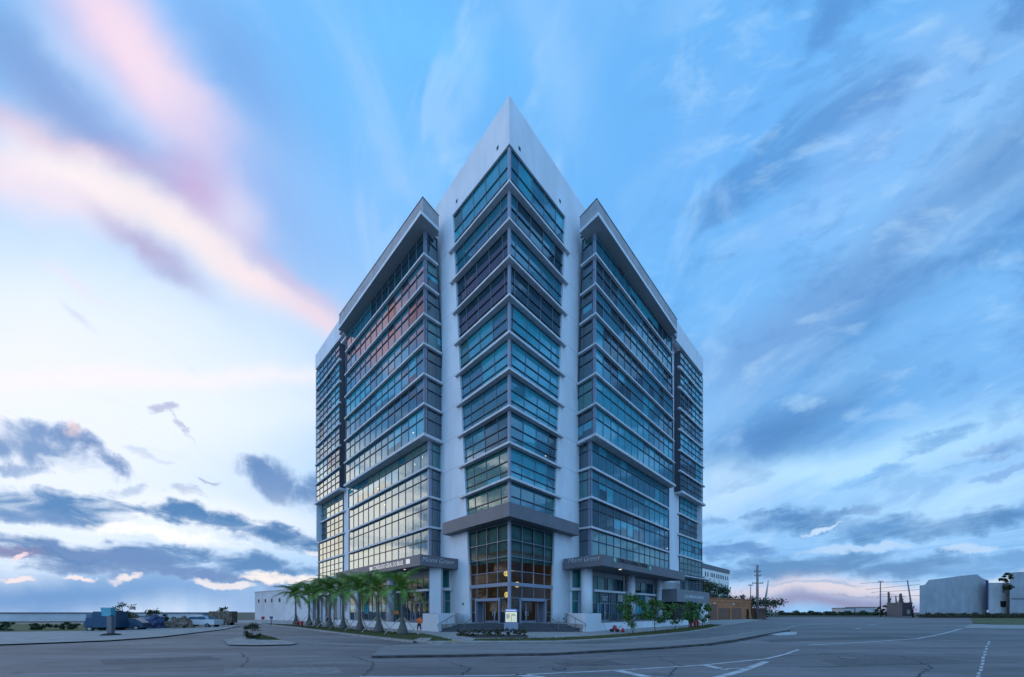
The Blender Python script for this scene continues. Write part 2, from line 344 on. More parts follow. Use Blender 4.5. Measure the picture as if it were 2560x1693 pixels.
M = dict(
 stucco=mat('white_stucco', (.61,.65,.70), .85, .06, .4, .4, 14, stretch=(1,1,.35)),
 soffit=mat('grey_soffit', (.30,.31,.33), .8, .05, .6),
 fascia=mat('weathered_fascia', (.33,.33,.35), .8, .12, .8, .1, 10),
 ledge=mat('ledge_concrete', (.54,.55,.58), .8, .1, 1.2, .1, 12),
 post=mat('grey_aluminium_panel', (.22,.25,.33), .45, .05, 1),
 frame=mat('dark_window_frame', (.030,.040,.060), .45),
 mull=mat('grey_mullion', (.15,.18,.23), .45),
 canopy=mat('charcoal_canopy_cladding', (.135,.135,.155), .6, .08, .5, .05, 8),
 glass=glass_mat('tinted_window_glass'),
 shop=glass_mat('shopfront_glass', 1.33),
 clear=clear_glass('lobby_glass'),
 floor=mat('dark_stone', (.05,.055,.065), .6, .2, 2),
 brown=mat('wood_panelling', (.20,.11,.045), .5, .3, 2.0, stretch=(4,4,.3)),
 steel=mat('brushed_steel', (.30,.31,.33), .4, metal=.6),
 rail=mat('painted_railing', (.10,.11,.13), .5),
 asphalt=None,
 white=mat('white_paint', (.78,.78,.76), .7, .05, 2),
 letter=mat('cream_sign_letters', (.85,.74,.66), .5, emit=(1,.8,.66), estr=.25),
 letw=mat('silver_sign_letters', (.62,.64,.68), .5),
 letd=mat('dark_sign_letters', (.02,.02,.025), .6),
 lit=mat('lit_directory_face', (.8,.8,.6), .5, emit=(1,.97,.66), estr=.5),
 litw=mat('lit_header_text', (.9,.9,.95), .5, emit=(.85,.9,1), estr=.8),
 blue=mat('sign_header_blue', (.12,.2,.45), .5, emit=(.1,.2,.6), estr=.2),
 lamp=mat('pendant_lamp_glow', (.9,.7,.3), .5, emit=(1,.75,.25), estr=.9),
 lampf=mat('warm_ceiling_lamp', (.9,.8,.6), .5, emit=(1,.85,.6), estr=1.3),
 orange=mat('orange_vest', (.85,.18,.03), .7, .08, 9),
 dark=mat('dark_cloth', (.02,.022,.03), .8),
 skin=mat('skin', (.35,.2,.13), .6),
 red=mat('red_paint', (.42,.02,.03), .45),
 green=mat('emblem_green', (.02,.34,.26), .5), emw=mat('emblem_white', (.65,.7,.7), .5),
 trunk=mat('palm_trunk_ringed', (.105,.098,.09), .85, .25, 9, .6, 10, stretch=(.3,.3,3)),
 wood=mat('pale_timber', (.42,.36,.30), .8, .15, 3, stretch=(1,1,5)),
 bark=mat('bark', (.10,.08,.06), .9, .3, 8, .5, 20),
 palm1=leafmat('palm_leaf', (.035,.11,.012), (.15,.26,.03)),
 palm2=leafmat('dry_palm_leaf', (.16,.13,.04), (.10,.16,.03)),
 leaf=leafmat('tree_leaf', (.03,.09,.02), (.07,.17,.03)),
 leafd=leafmat('dark_tree_leaf', (.012,.032,.015), (.03,.07,.02)),
 shrubm=leafmat('shrub_leaf', (.022,.040,.014), (.075,.060,.022)),
 orangewall=mat('orange_stucco', (.40,.155,.07), .85, .12, .6, .3, 12),
 brownwall=mat('brown_shutter', (.17,.085,.055), .8, .1, 1, stretch=(1,1,1)),
 greywall=mat('grey_painted_wall', (.30,.33,.37), .85, .10, .5, .2, 8, stretch=(1,1,.4)),
 greywall2=mat('pale_painted_wall', (.42,.45,.48), .85, .10, .5, .2, 8, stretch=(1,1,.4)),
 farwhite=mat('far_white_wall', (.52,.53,.56), .85, .1, .2),
 roofg=mat('grey_roof', (.16,.16,.18), .85, .1, 1),
 black=mat('dark_window', (.015,.018,.025), .6, spec=.2),
 pole=mat('concrete_pole', (.22,.21,.21), .85, .15, 2, .2, 10, stretch=(1,1,.3)),
 teal=mat('teal_metal', (.05,.30,.38), .5, .1, 3), bluep=mat('blue_car_paint', (.015,.06,.12), .3, .1, 2),
 carw=mat('white_car_paint', (.6,.62,.66), .35), carglass=mat('car_glass', (.06,.12,.18), .1), tyre=mat('tyre_rubber', (.02,.02,.02), .9),
 rubble=mat('brown_rubble', (.16,.12,.09), .9, .5, 3, .6, 8), tarp=mat('blue_tarp', (.035,.055,.14), .6, .2, 3),
 mulch=mat('dark_mulch', (.035,.032,.035), .95, .4, 12, .5, 30),
 conc=mat('pavement_concrete', (.27,.265,.26), .9, .16, .8, .25, 18),
 kerb=mat('kerb_concrete', (.26,.25,.245), .9, .2, 1.5, .3, 14),
 kerbd=mat('dark_kerb_face', (.055,.05,.05), .9, .5, 1.2, .3, 14),  # near-black mottled tone for kerb face, gutter and manhole rings
 yellow=mat('faded_yellow_mat', (.30,.22,.08), .8, .3, 4),
)
def asphalt():
    mt = bpy.data.materials.new('worn_asphalt'); mt.use_nodes = True; nt = mt.node_tree; L = nt.links; N = nt.nodes.new
    b = nt.nodes['Principled BSDF']; b.inputs['Roughness'].default_value = .75
    tc = N('ShaderNodeTexCoord')
    def noi(scale, st, det=6):
        mp = N('ShaderNodeMapping'); mp.inputs['Scale'].default_value = st; L.new(tc.outputs['Object'], mp.inputs[0])
        n = N('ShaderNodeTexNoise'); n.inputs['Scale'].default_value = scale; n.inputs['Detail'].default_value = det; n.inputs['Roughness'].default_value = .6
        L.new(mp.outputs[0], n.inputs['Vector']); return n.outputs['Fac']
    def rng(f, a, c, lo, hi):
        r = N('ShaderNodeMapRange'); L.new(f, r.inputs[0]); r.inputs[1].default_value=a; r.inputs[2].default_value=c; r.inputs[3].default_value=lo; r.inputs[4].default_value=hi; return r.outputs[0]
    def mul(a, c):
        n = N('ShaderNodeMath'); n.operation='MULTIPLY'; L.new(a, n.inputs[0]); L.new(c, n.inputs[1]); return n.outputs[0]
    f = mul(rng(noi(.16, (.25, 1.3, 1)), .35, .65, .62, 1.25), rng(noi(1.1, (.2, 1.2, 1)), .35, .65, .86, 1.12))
    f = mul(f, rng(noi(26, (1,1,1), 3), .3, .7, .8, 1.22))
    f = mul(f, rng(noi(.5, (1,1,1), 7), .3, .7, .9, 1.1))
    # dark sealed cracks
    mp = N('ShaderNodeMapping'); mp.inputs['Scale'].default_value = (.10, .28, 1); L.new(tc.outputs['Object'], mp.inputs[0])
    nz = N('ShaderNodeTexNoise'); nz.inputs['Scale'].default_value = 1.2; nz.inputs['Detail'].default_value = 6; L.new(mp.outputs[0], nz.inputs['Vector'])
    ab = N('ShaderNodeMath'); ab.operation='SUBTRACT'; L.new(nz.outputs['Fac'], ab.inputs[0]); ab.inputs[1].default_value=.5
    a2 = N('ShaderNodeMath'); a2.operation='ABSOLUTE'; L.new(ab.outputs[0], a2.inputs[0])
    f = mul(f, rng(a2.outputs[0], .0, .005, .62, 1.0))
    sc = N('ShaderNodeVectorMath'); sc.operation='SCALE'; sc.inputs[0].default_value = (.158,.145,.148); L.new(f, sc.inputs['Scale'])
    L.new(sc.outputs[0], b.inputs['Base Color'])
    bp = N('ShaderNodeBump'); bp.inputs['Strength'].default_value=.35; bp.inputs['Distance'].default_value=.02; L.new(noi(30,(1,1,1),3), bp.inputs['Height']); L.new(bp.outputs[0], b.inputs['Normal'])
    return mt
M['asphalt'] = asphalt()
M['paint'] = mat('worn_road_paint', (.46,.47,.49), .8, 0, 2.2, .1, 20, col2=(.24,.24,.25), thr=(.45,.7))
M['paintf'] = mat('faded_road_paint', (.30,.30,.31), .8, 0, 2.2, .1, 20, col2=(.15,.145,.15), thr=(.4,.62))
M['grass'] = mat('grass', (.055,.075,.022), .95, 0, 2.5, .8, 40, col2=(.10,.10,.035), thr=(.35,.7), detail=8)
M['dirt'] = mat('dry_scrub_ground', (.05,.055,.035), .95, 0, .6, .5, 6, col2=(.085,.07,.05), thr=(.35,.7), detail=8)

# ------------------------------------------------------------------ mesh helpers
class MB:
    def __init__(s): s.v=[]; s.f=[]; s.t=[]; s.mi=[]; s.cur=0; s.sm=[]; s.smooth=False
    def face(s, pts, tint=None):
        i=len(s.v); s.v += [Vector(p) for p in pts]; s.f.append(tuple(range(i,i+len(pts)))); s.t.append(tint or (.1,.1,.1)); s.mi.append(s.cur); s.sm.append(s.smooth)
    def hexa(s, a, b):                       # two quads / rings of the same length, joined
        n=len(a); a=[Vector(p) for p in a]; b=[Vector(p) for p in b]
        s.face(a); s.face(list(reversed(b)))
        for i in range(n):
            j=(i+1)%n; s.face([a[i],b[i],b[j],a[j]])
    def box(s, x0,x1,y0,y1,z0,z1):
        s.hexa([(x0,y0,z0),(x1,y0,z0),(x1,y0,z1),(x0,y0,z1)],[(x0,y1,z0),(x1,y1,z0),(x1,y1,z1),(x0,y1,z1)])
    def obox(s, c, d, l, w, h, z0=None):     # oriented box: centre bottom c, unit 2d direction d, length l, width w
        d=Vector((d[0],d[1],0)).normalized(); n=Vector((-d.y,d.x,0)); c=Vector(c); u=Vector((0,0,h))
        a=[c-d*l/2-n*w/2, c+d*l/2-n*w/2, c+d*l/2+n*w/2, c-d*l/2+n*w/2]
        s.hexa(a,[p+u for p in a])
    def slab(s, outer, inner, t):            # strip between two polylines (tops), thickness t down
        for i in range(len(outer)-1):
            q=[outer[i],outer[i+1],inner[i+1],inner[i]]; q=[Vector(p) for p in q]
            s.hexa(q,[p-Vector((0,0,t)) for p in q])
    def beam(s, p, q, n, w, d):              # bar from p to q; n = outward normal; w across, d along the normal (centred)
        p=Vector(p); q=Vector(q); n=Vector(n); a=(q-p).normalized(); c=a.cross(n).normalized()*w/2; nn=n.normalized()*d/2
        s.hexa([p-c-nn,p+c-nn,p+c+nn,p-c+nn],[q-c-nn,q+c-nn,q+c+nn,q-c+nn])
    def tube(s, pts, rad, seg=8, caps=True):
        pts=[Vector(p) for p in pts]; rings=[]; r0=rad if isinstance(rad,(list,tuple)) else [rad]*len(pts)
        for i,p in enumerate(pts):
            t=(pts[min(i+1,len(pts)-1)]-pts[max(i-1,0)]).normalized()
            u=t.cross(Vector((0,0,1))) if abs(t.z)<.95 else t.cross(Vector((0,1,0))); u.normalize(); w=t.cross(u)
            rings.append([p+(u*math.cos(a)+w*math.sin(a))*r0[i] for a in [2*math.pi*k/seg for k in range(seg)]])
        s.smooth=True
        i0=len(s.v)
        for r in rings: s.v+=r
        for i in range(len(rings)-1):
            for k in range(seg):
                k2=(k+1)%seg; s.f.append((i0+i*seg+k,i0+i*seg+k2,i0+(i+1)*seg+k2,i0+(i+1)*seg+k)); s.t.append((.1,.1,.1)); s.mi.append(s.cur); s.sm.append(True)
        s.smooth=False
        if caps: s.face(list(reversed(rings[0]))); s.face(rings[-1])
    def build(s, name, m, parent=None, tint=False, fixn=True):
        me=bpy.data.meshes.new(name); off=Vector((0,0,0))
        if parent is not None:
            p=parent
            while p is not None: off+=p.location; p=p.parent
        me.from_pydata([v-off for v in s.v],[],s.f)
        ms=m if isinstance(m,(list,tuple)) else [m]
        for x in ms: me.materials.append(x)
        for i,p in enumerate(me.polygons): p.material_index=s.mi[i]; p.use_smooth=s.sm[i]
        if fixn:
            bm=bmesh.new(); bm.from_mesh(me); bmesh.ops.remove_doubles(bm,verts=bm.verts,dist=1e-5); bmesh.ops.recalc_face_normals(bm,faces=bm.faces); bm.to_mesh(me); bm.free()
        if tint:
            ca=me.color_attributes.new('tint','FLOAT_COLOR','CORNER')
            for i,p in enumerate(me.polygons):
                for li in p.loop_indices: ca.data[li].color=(*s.t[i],1)
        o=bpy.data.objects.new(name,me); COL.objects.link(o)
        if parent is not None: o.parent=parent
        return o
def tag(o, label=None, cat=None, group=None, kind=None):
    if label: o['label']=label
    if cat: o['category']=cat
    if group: o['group']=group
    if kind: o['kind']=kind
    return o
def empty(name, loc, label, cat, group=None):
    o=bpy.data.objects.new(name,None); COL.objects.link(o); o.location=loc; o.empty_display_size=.3
    return tag(o,label,cat,group)
def gp(x, y, z=0.0):                         # pixel of the photograph -> point on the level z
    D=F*(EYE-z)/(y-HY); return Vector(((x-CX)/F*D, D, z))
def dp(x, y, D): return Vector(((x-CX)/F*D, D, EYE+(HY-y)*D/F))
class Pl:
    def __init__(s, p0, p1):
        s.o=Vector((p0[0],p0[1])); s.d=(Vector((p1[0],p1[1]))-s.o).normalized(); s.n=Vector((s.d.y,-s.d.x))
        if s.n.dot(s.o)>0: s.n=-s.n
        s.n3=Vector((s.n.x,s.n.y,0)); s.d3=Vector((s.d.x,s.d.y,0))
    def D(s, x, off=0.):
        k=(x-CX)/F; return (off+s.n.dot(s.o))/(s.n.x*k+s.n.y)
    def pix(s, x, y, off=0.): return dp(x,y,s.D(x,off))
    def at(s, x, z, off=0.):
        D=s.D(x,off); return Vector(((x-CX)/F*D,D,z))
def meet(a, oa, b, ob):                      # corner of two offset planes
    m=Matrix(((a.n.x,a.n.y),(b.n.x,b.n.y))); r=Vector((oa+a.n.dot(a.o), ob+b.n.dot(b.o)))
    p=m.inverted()@r; return Vector((p.x,p.y,0))
def zy(y, D): return EYE+(HY-y)*D/F
def lerp(a,b,t): return a+(b-a)*t
UP=Vector((0,0,1))

# ------------------------------------------------------------------ ground
def sheet(name, pts, m, z=None, kind='structure', label=None, cat=None, thick=0.):
    mb=MB(); P=[Vector(p) for p in pts]
    if z is not None: P=[Vector((p.x,p.y,z)) for p in P]
    if thick: mb.hexa(P,[p-UP*thick for p in P])
    else: mb.face(P)
    o=mb.build(name,m); o['kind']=kind
    if label: tag(o,label,cat)
    return o
S=1500
sheet('ground',[(-S,-60,-.03),(S,-60,-.03),(S,2*S,-.03),(-S,2*S,-.03)],M['dirt'])
sheet('road',[(-170,-50,0),(190,-50,0),(260,150,0),(90,165,0),(30,150,0),(-60,120,0),(-120,52,0),(-170,44,0)],M['asphalt'])
KZ=.13
kerb_px=[(545,1553),(654,1560),(735,1568.5),(870,1585),(1016,1601.5),(1080,1606),(1200,1606.5),(1300,1605.5),(1380,1604.5),(1450,1602),(1511,1598.5),(1580,1593.5),(1650,1588),(1720,1580.5),(1770,1572.5),(1811,1563.5),(1870,1555),(1905,1549)]
kp=[gp(x,y,KZ) for x,y in kerb_px]
def inset(poly, d):
    out=[]
    for i,p in enumerate(poly):
        a=poly[max(i-1,0)]; b=poly[min(i+1,len(poly)-1)]; t=(b-a); t.z=0; t.normalize(); out.append(p+Vector((-t.y,t.x,0))*d)
    return out
ki=inset(kp,.35)
mb=MB(); mb.slab(kp,ki,.3); mb.build('kerb',M['kerb'])['kind']='structure'
sheet('pavement',ki+[Vector((75,150,KZ)),Vector((-60,120,KZ)),Vector((-72,88,KZ))],M['conc'],KZ-.004)
def strip(name, px, m, z, kind='structure', **k): return sheet(name,[gp(x,y,z) for x,y in px],m,None,kind,**k)
def grass_blades(name, px, z, n, label):
    poly=[gp(x,y,z) for x,y in px]; mb=MB(); 
    xs=[p.x for p in poly]; ys=[p.y for p in poly]
    mb.face([p+UP*.002 for p in poly]); mb.cur=0
    def inside(x,y):
        c=False
        for i in range(len(poly)):
            a=poly[i]; b=poly[i-1]
            if (a.y>y)!=(b.y>y) and x<(b.x-a.x)*(y-a.y)/(b.y-a.y)+a.x: c=not c
        return c
    k=0
    while k<n:
        x=random.uniform(min(xs),max(xs)); y=random.uniform(min(ys),max(ys))
        if not inside(x,y): continue
        k+=1; a=random.uniform(0,6.28); h=random.uniform(.04,.10); w=.035; dx,dy=math.cos(a)*w,math.sin(a)*w; l=Vector((random.uniform(-.05,.05),random.uniform(-.05,.05),h))
        p=Vector((x,y,z)); mb.face([p-Vector((dx,dy,0)),p+Vector((dx,dy,0)),p+l])
    o=mb.build(name,M['grass'],fixn=False); tag(o,label,'grass',kind='stuff')
gl_px=[(654,1558.5),(735,1566.5),(870,1583),(1016,1599),(1060,1602),(1130,1602),(1128,1599.5),(1100,1592),(1065,1586),(1021,1582),(925,1576.5),(830,1569),(735,1562.5)]
gr_px=[(1180,1601.5),(1240,1602.2),(1380,1601.5),(1450,1599),(1511,1595.5),(1580,1590.5),(1650,1585),(1720,1578),(1765,1571),(1805,1562.8),(1775,1561),(1740,1566.5),(1687,1572.5),(1620,1579.5),(1555,1585.5),(1470,1591),(1380,1595),(1240,1596.5),(1190,1597.5)]
grass_blades('grass',gl_px,KZ,9000,'strip of green grass under the row of palms')
grass_blades('grass',gr_px,KZ,9000,'strip of green grass under the row of young street trees')
# mulch bed, yellow tactile mat, storm drain
strip('planting_bed',[(1143,1588),(1185,1594.5),(1318,1594),(1322,1590),(1316,1587.5),(1150,1585.5)],M['mulch'],KZ+.01)
strip('tactile_paving',[(1118,1604),(1122,1601.5),(1155,1601.8),(1152,1604.6)],M['yellow'],KZ+.004)
d0=empty('storm_drain',gp(1052,1604,0),'concrete storm drain lid with dark kerb opening below the palms','drain')
mb=MB(); P=[gp(x,y,KZ+.05) for x,y in [(1032,1600.5),(1050,1594.5),(1080,1594.5),(1074,1600),(1066,1603)]]; mb.hexa(P,[p-UP*.05 for p in P]); mb.build('lid',M['kerb'],d0)
mb=MB(); a=gp(1033,1607.3,0)+Vector((0,-.03,.02)); b=gp(1058,1608.2,0)+Vector((0,-.03,.02)); mb.hexa([a,b,b+UP*.1,a+UP*.1],[a+Vector((0,.02,0)),b+Vector((0,.02,0)),b+Vector((0,.02,.1)),a+Vector((0,.02,.1))]); mb.build('opening',M['black'],d0)
# raised traffic median in the foreground road
near=[(930,1641),(1000,1640),(1100,1639),(1240,1636.5),(1380,1634.5),(1518,1627),(1650,1620),(1769,1611),(1840,1601),(1900,1590),(1975,1577)]
far=[(955,1618),(1010,1612),(1100,1611),(1240,1609.5),(1380,1611.5),(1518,1609.5),(1650,1604.5),(1769,1596),(1840,1586.5),(1900,1576.5),(1970,1569)]
mz=.16
mn=[gp(x,y-3.2,mz) for x,y in near]; mf=[gp(x,y,mz) for x,y in far]
M['med']=mat('stained_median_concrete',(.155,.148,.15),.9,0,.5,.3,14,col2=(.215,.205,.205),thr=(.35,.65),stretch=(.35,1.6,1))
mb=MB(); mb.slab(mn,mf,.25); mb.build('traffic_median',M['med'])['kind']='structure'
mfi=inset(mf,-.32)
mb=MB(); mb.slab([p+UP*.008 for p in mf],[p+UP*.008 for p in mfi],.006); mb.build('median_kerb',M['kerb'])['kind']='structure'
mb=MB(); mb.slab([p+Vector((0,-.03,-.04)) for p in mn],[p+Vector((0,-.004,-.04)) for p in mn],.2); mb.build('median_kerb_face',M['kerbd'])['kind']='structure'
# dark gutter strip by the median
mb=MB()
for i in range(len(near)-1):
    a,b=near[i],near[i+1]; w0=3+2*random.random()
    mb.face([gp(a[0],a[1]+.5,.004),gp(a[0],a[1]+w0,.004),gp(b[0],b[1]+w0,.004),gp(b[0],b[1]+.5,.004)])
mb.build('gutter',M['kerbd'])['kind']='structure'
# pavement and corner island on the far left
strip('pavement',[(-420,1581),(-420,1640),(0,1611),(270,1601),(400,1592),(459,1585),(560,1573),(603,1564),(560,1562),(330,1571.5),(230,1577),(0,1580)],M['conc'],.10)
strip('corner_island',[(560,1600),(570,1612),(640,1613),(730,1611),(745,1607),(700,1599.5),(654,1590),(625,1589)],M['kerb'],.08)
grass_blades('grass',[(640,1599),(702,1600),(680,1593),(652,1587),(632,1590)],.09,700,'small patch of grass on the left corner island')
def line(px, w, m='paint', z=.008):
    mb=MB(); P=[gp(x,y,z) for x,y in px]
    I=inset(P,w)
    for i in range(len(P)-1): mb.face([P[i],P[i+1],I[i+1],I[i]])
    o=mb.build('lane_marking',M[m]); o['kind']='structure'
line([(897,1693),(1240,1690.5),(1518,1678),(1755,1664),(1900,1649.5),(1922,1647),(1965,1637),(2001,1624)],.16)
line([(1800,1696),(1860,1680),(1925,1655)],.28)
line([(1532,1677),(1560,1683),(1625,1697)],.42)
line([(1285,1688),(1350,1697)],.42); line([(1755,1664),(1790,1671),(1800,1675)],.36)
line([(1792,1673.5),(1866,1671),(1880,1671)],.12); line([(1580,1694),(1660,1693)],.10)
line([(2027,1613),(2150,1607),(2297,1597),(2360,1585),(2410,1571)],.22)
line([(243,1632),(420,1625.5),(607,1618)],.18,'paintf')
line([(870,1605.5),(1010,1606.5)],.2,'paintf',.009); line([(730,1612.5),(930,1613)],.2,'paintf',.009)
line([(1922,1588),(1957,1575),(1993,1565.5),(2060,1559),(2155,1556),(2300,1552)],.6,'paintf')
line([(1990,1572),(2040,1569),(2160,1563)],.5,'paintf')
strip('lane_marking',[(1921,1586),(1950,1589),(1990,1586.5),(1993,1580),(1965,1580)],M['paint'],.012)
line([(2176,1563),(2206,1562.5)],1.2,'paint',.012); line([(2145,1572),(2158,1571)],.6,'paint',.012)
line([(2300,1603),(2440,1601),(2700,1600)],.3,'paintf')
for i in range(13):
    t=i/12; x=lerp(2472,2446,t)+random.uniform(-2,2); y=lerp(1605,1692,t**1.15); w=lerp(5,8,t); h=lerp(1.6,3.0,t)
    strip('lane_marking',[(x-w*.6,y+h),(x+w*.6,y+h),(x+w*.6+1,y-h),(x-w*.5,y-h)],M['paint'],.008)
rc=random.Random(21)
M['crack']=mat('crack_sealant',(.03,.03,.034),.8); M['patch']=mat('asphalt_patch',(.105,.098,.102),.85,.2,3,.3,25)
M['patchl']=mat('pale_asphalt_patch',(.19,.18,.18),.85,.2,3,.3,25)
def crack(px,w=.05,z=.007,n=14,amp=.10):
    P=[gp(x,y,z) for x,y in px]; Q=[]
    for i in range(len(P)-1):
        for k in range(n): 
            t=k/n; q=lerp(P[i],P[i+1],t); Q.append(q+Vector((rc.uniform(-amp,amp),rc.uniform(-amp,amp)*.8,0)))
    Q.append(P[-1]); mb=MB()
    for i in range(len(Q)-1):
        d=(Q[i+1]-Q[i]).normalized(); nn=Vector((-d.y,d.x,0))*w*rc.uniform(.25,.7); mb.face([Q[i]-nn,Q[i+1]-nn,Q[i+1]+nn,Q[i]+nn])
    mb.build('road_crack',M['crack'])['kind']='structure'
for px in ([(780,1604),(870,1606),(980,1613),(1110,1614)],[(590,1631),(720,1626),(900,1623)],[(735,1637),(860,1631),(900,1628)],[(740,1655),(860,1651)],[(340,1585),(470,1580),(560,1574)],
           [(0,1683),(300,1676),(560,1664)],[(400,1650),(640,1640),(740,1637)],[(1240,1655),(1500,1650),(1800,1634)],[(1340,1668),(1600,1660)],[(1950,1640),(2200,1630),(2500,1628)],
           [(2000,1668),(2300,1660),(2560,1655)],[(600,1668),(620,1650),(600,1632)],[(1650,1645),(1700,1664),(1670,1690)],[(2050,1600),(2300,1596),(2560,1592)],[(1100,1650),(1180,1672),(1140,1692)],[(2250,1640),(2330,1668),(2290,1692)],[(880,1640),(940,1660),(905,1690)]):
    crack(px)
strip('road_patch',[(1380,1656),(1520,1651),(1560,1660),(1410,1665)],M['patch'],.005); strip('road_patch',[(250,1650),(520,1640),(560,1650),(260,1662)],M['patch'],.005)
strip('road_patch',[(700,1597),(870,1608),(1000,1611),(940,1616),(760,1609)],M['patchl'],.005); strip('road_patch',[(2050,1650),(2330,1643),(2420,1654),(2100,1664)],M['patch'],.005)
strip('road_patch',[(1900,1600),(2200,1590),(2260,1593),(1930,1606)],M['patch'],.005); strip('road_patch',[(560,1672),(840,1668),(860,1684),(560,1690)],M['patchl'],.005)
for x,y,r,l in ((700,1585,.36,'round iron manhole cover in the left street'),(1398,1673,.30,'small round manhole cover near the painted line in the foreground'),(2120,1646,.38,'round iron manhole cover in the right foreground road')):
    c=gp(x,y,.006); o=empty('manhole_cover',tuple(c),l,'manhole cover'); mb=MB(); mb.tube([c,c+UP*.006],r,20); mb.build('ring',M['kerbd'],o); mb=MB(); mb.tube([c+UP*.006,c+UP*.012],r*.82,20); mb.build('lid',M['rail'],o)
# rising bank with scrub beyond the roads on the right, low on the left
def bank(name, pts_lo, pts_hi, m):
    mb=MB()
    for i in range(len(pts_lo)-1): mb.face([pts_lo[i],pts_lo[i+1],pts_hi[i+1],pts_hi[i]])
    far=[p+Vector((p.x*.6,300,0)) for p in pts_hi]
    for i in range(len(pts_lo)-1): mb.face([pts_hi[i],pts_hi[i+1],far[i+1],far[i]])
    mb.build(name,m)['kind']='structure'
bl=[gp(x,y,0) for x,y in [(1925,1544),(2000,1541.5),(2100,1540),(2280,1541),(2420,1541.5),(2700,1541)]]
bank('grass_bank',bl,[Vector((p.x*1.03,p.y*1.06,1.55)) for p in bl],M['dirt'])
strip('pavement',[(2425,1561),(2700,1564),(2700,1575),(2500,1572),(2405,1571)],M['conc'],.05)
grass_blades('grass',[(2427,1540),(2700,1540),(2700,1563),(2500,1561.5),(2432,1558)],.06,2500,'green verge in front of the pale buildings at far right')

# ------------------------------------------------------------------ the office building
BC=Vector((0,55,0))
B=empty('office_building',BC,'tall blue-glass office block with sharp white parapet corner, the building filling the centre','building')
CL=Pl((-.3,41),(-11.3,52.5)); CR=Pl((-.3,41),(10.7,52.7))
LF=Pl((-11.9,48.5),(-31.5,67.7)); LR=Pl((-11.9,48.5),(-9.7,50.8))
RF=Pl((11.3,48.5),(30.4,67.7)); RR=Pl((11.3,48.5),(9.3,50.8))
for p in (LR,RR):
    pass
TE=dict(b=(.024,.29,.37), m=(.014,.145,.20), d=(.006,.040,.058), g=(.016,.13,.12), k=(.006,.018,.022), c=(.10,.20,.19))
def pick(w):
    r=random.random()*sum(w.values())
    for k,v in w.items():
        r-=v
        if r<=0: return TE[k]
    return TE['m']
def window(pl, TL, TR, BR, BL, cols, rails, w, name='window', glassm='glass', mw=.05, rw=.09, anchor=None, fm=('mull','frame'), blind=.25, skip=None):
    """glazing between four corner points; cols = positions 0..1 (or metres from the left edge if anchor), rails = fractions down"""
    mb=MB(); fr=MB(); n=pl.n3
    def P(u,v): return lerp(lerp(TL,TR,u),lerp(BL,BR,u),v)
    Lt=(TR-TL).length; Lb=(BR-BL).length
    cl=[]
    for c in cols:
        if anchor=='L': cl.append((min(c/Lt,1),min(c/Lb,1)))
        elif anchor=='R': cl.append((max(1-c/Lt,0),max(1-c/Lb,0)))
        else: cl.append((c,c))
    cl=[c for c in cl if 0.004<c[0]<.996 or 0.004<c[1]<.996]
    cl.sort(); es=[(0,0)]+cl+[(1,1)]; vs=[0]+list(rails)+[1]
    def Q(c,v): 
        u=lerp(c[0],c[1],v); return P(u,v)
    colt=pick(w); part=False
    for i in range(len(es)-1):
        if random.random()<.34: colt=pick(w)
        if random.random()<.4: part=random.random()<blind
        for j in range(len(vs)-1):
            if skip and skip(i,j): continue
            tt=colt if random.random()<.88 else pick(w)
            if part and j==len(vs)-2 and (vs[j+1]-vs[j])>.3:
                h=lerp(vs[j],vs[j+1],random.uniform(.25,.8))
                mb.face([Q(es[i],vs[j]),Q(es[i+1],vs[j]),Q(es[i+1],h),Q(es[i],h)],TE['b'])
                mb.face([Q(es[i],h),Q(es[i+1],h),Q(es[i+1],vs[j+1]),Q(es[i],vs[j+1])],TE['d'])
            else: mb.face([Q(es[i],vs[j]),Q(es[i+1],vs[j]),Q(es[i+1],vs[j+1]),Q(es[i],vs[j+1])],tt)
    g=mb.build(name,M[glassm],B,tint=True,fixn=False)
    # keep every pane facing the street
    for p in g.data.polygons:
        if p.normal.dot(n)<0: p.flip()
    fr.cur=0
    for c in cl: fr.beam(Q(c,0)+n*.03,Q(c,1)+n*.03,n,mw,.10)
    fr.cur=1
    for v in rails: fr.beam(Q((0,0),v)+n*.045,Q((1,1),v)+n*.045,n,rw,.13)
    for a,b in (((0,0),(0,0)),((1,1),(1,1))): fr.beam(Q(a,0)+n*.02,Q(b,1)+n*.02,n,.12,.16)
    fr.beam(Q((0,0),.0)+n*.02,Q((1,1),.0)+n*.02,n,.14,.12)
    fr.build('frame',[M[fm[0]],M[fm[1]]],g)
    return g
def wallpoly(name, pts, depth, n3, m, label=None):
    mb=MB(); mb.hexa(pts,[p-n3*depth for p in pts]); o=mb.build(name,m,B)
    if label: o['label']=label
    return o

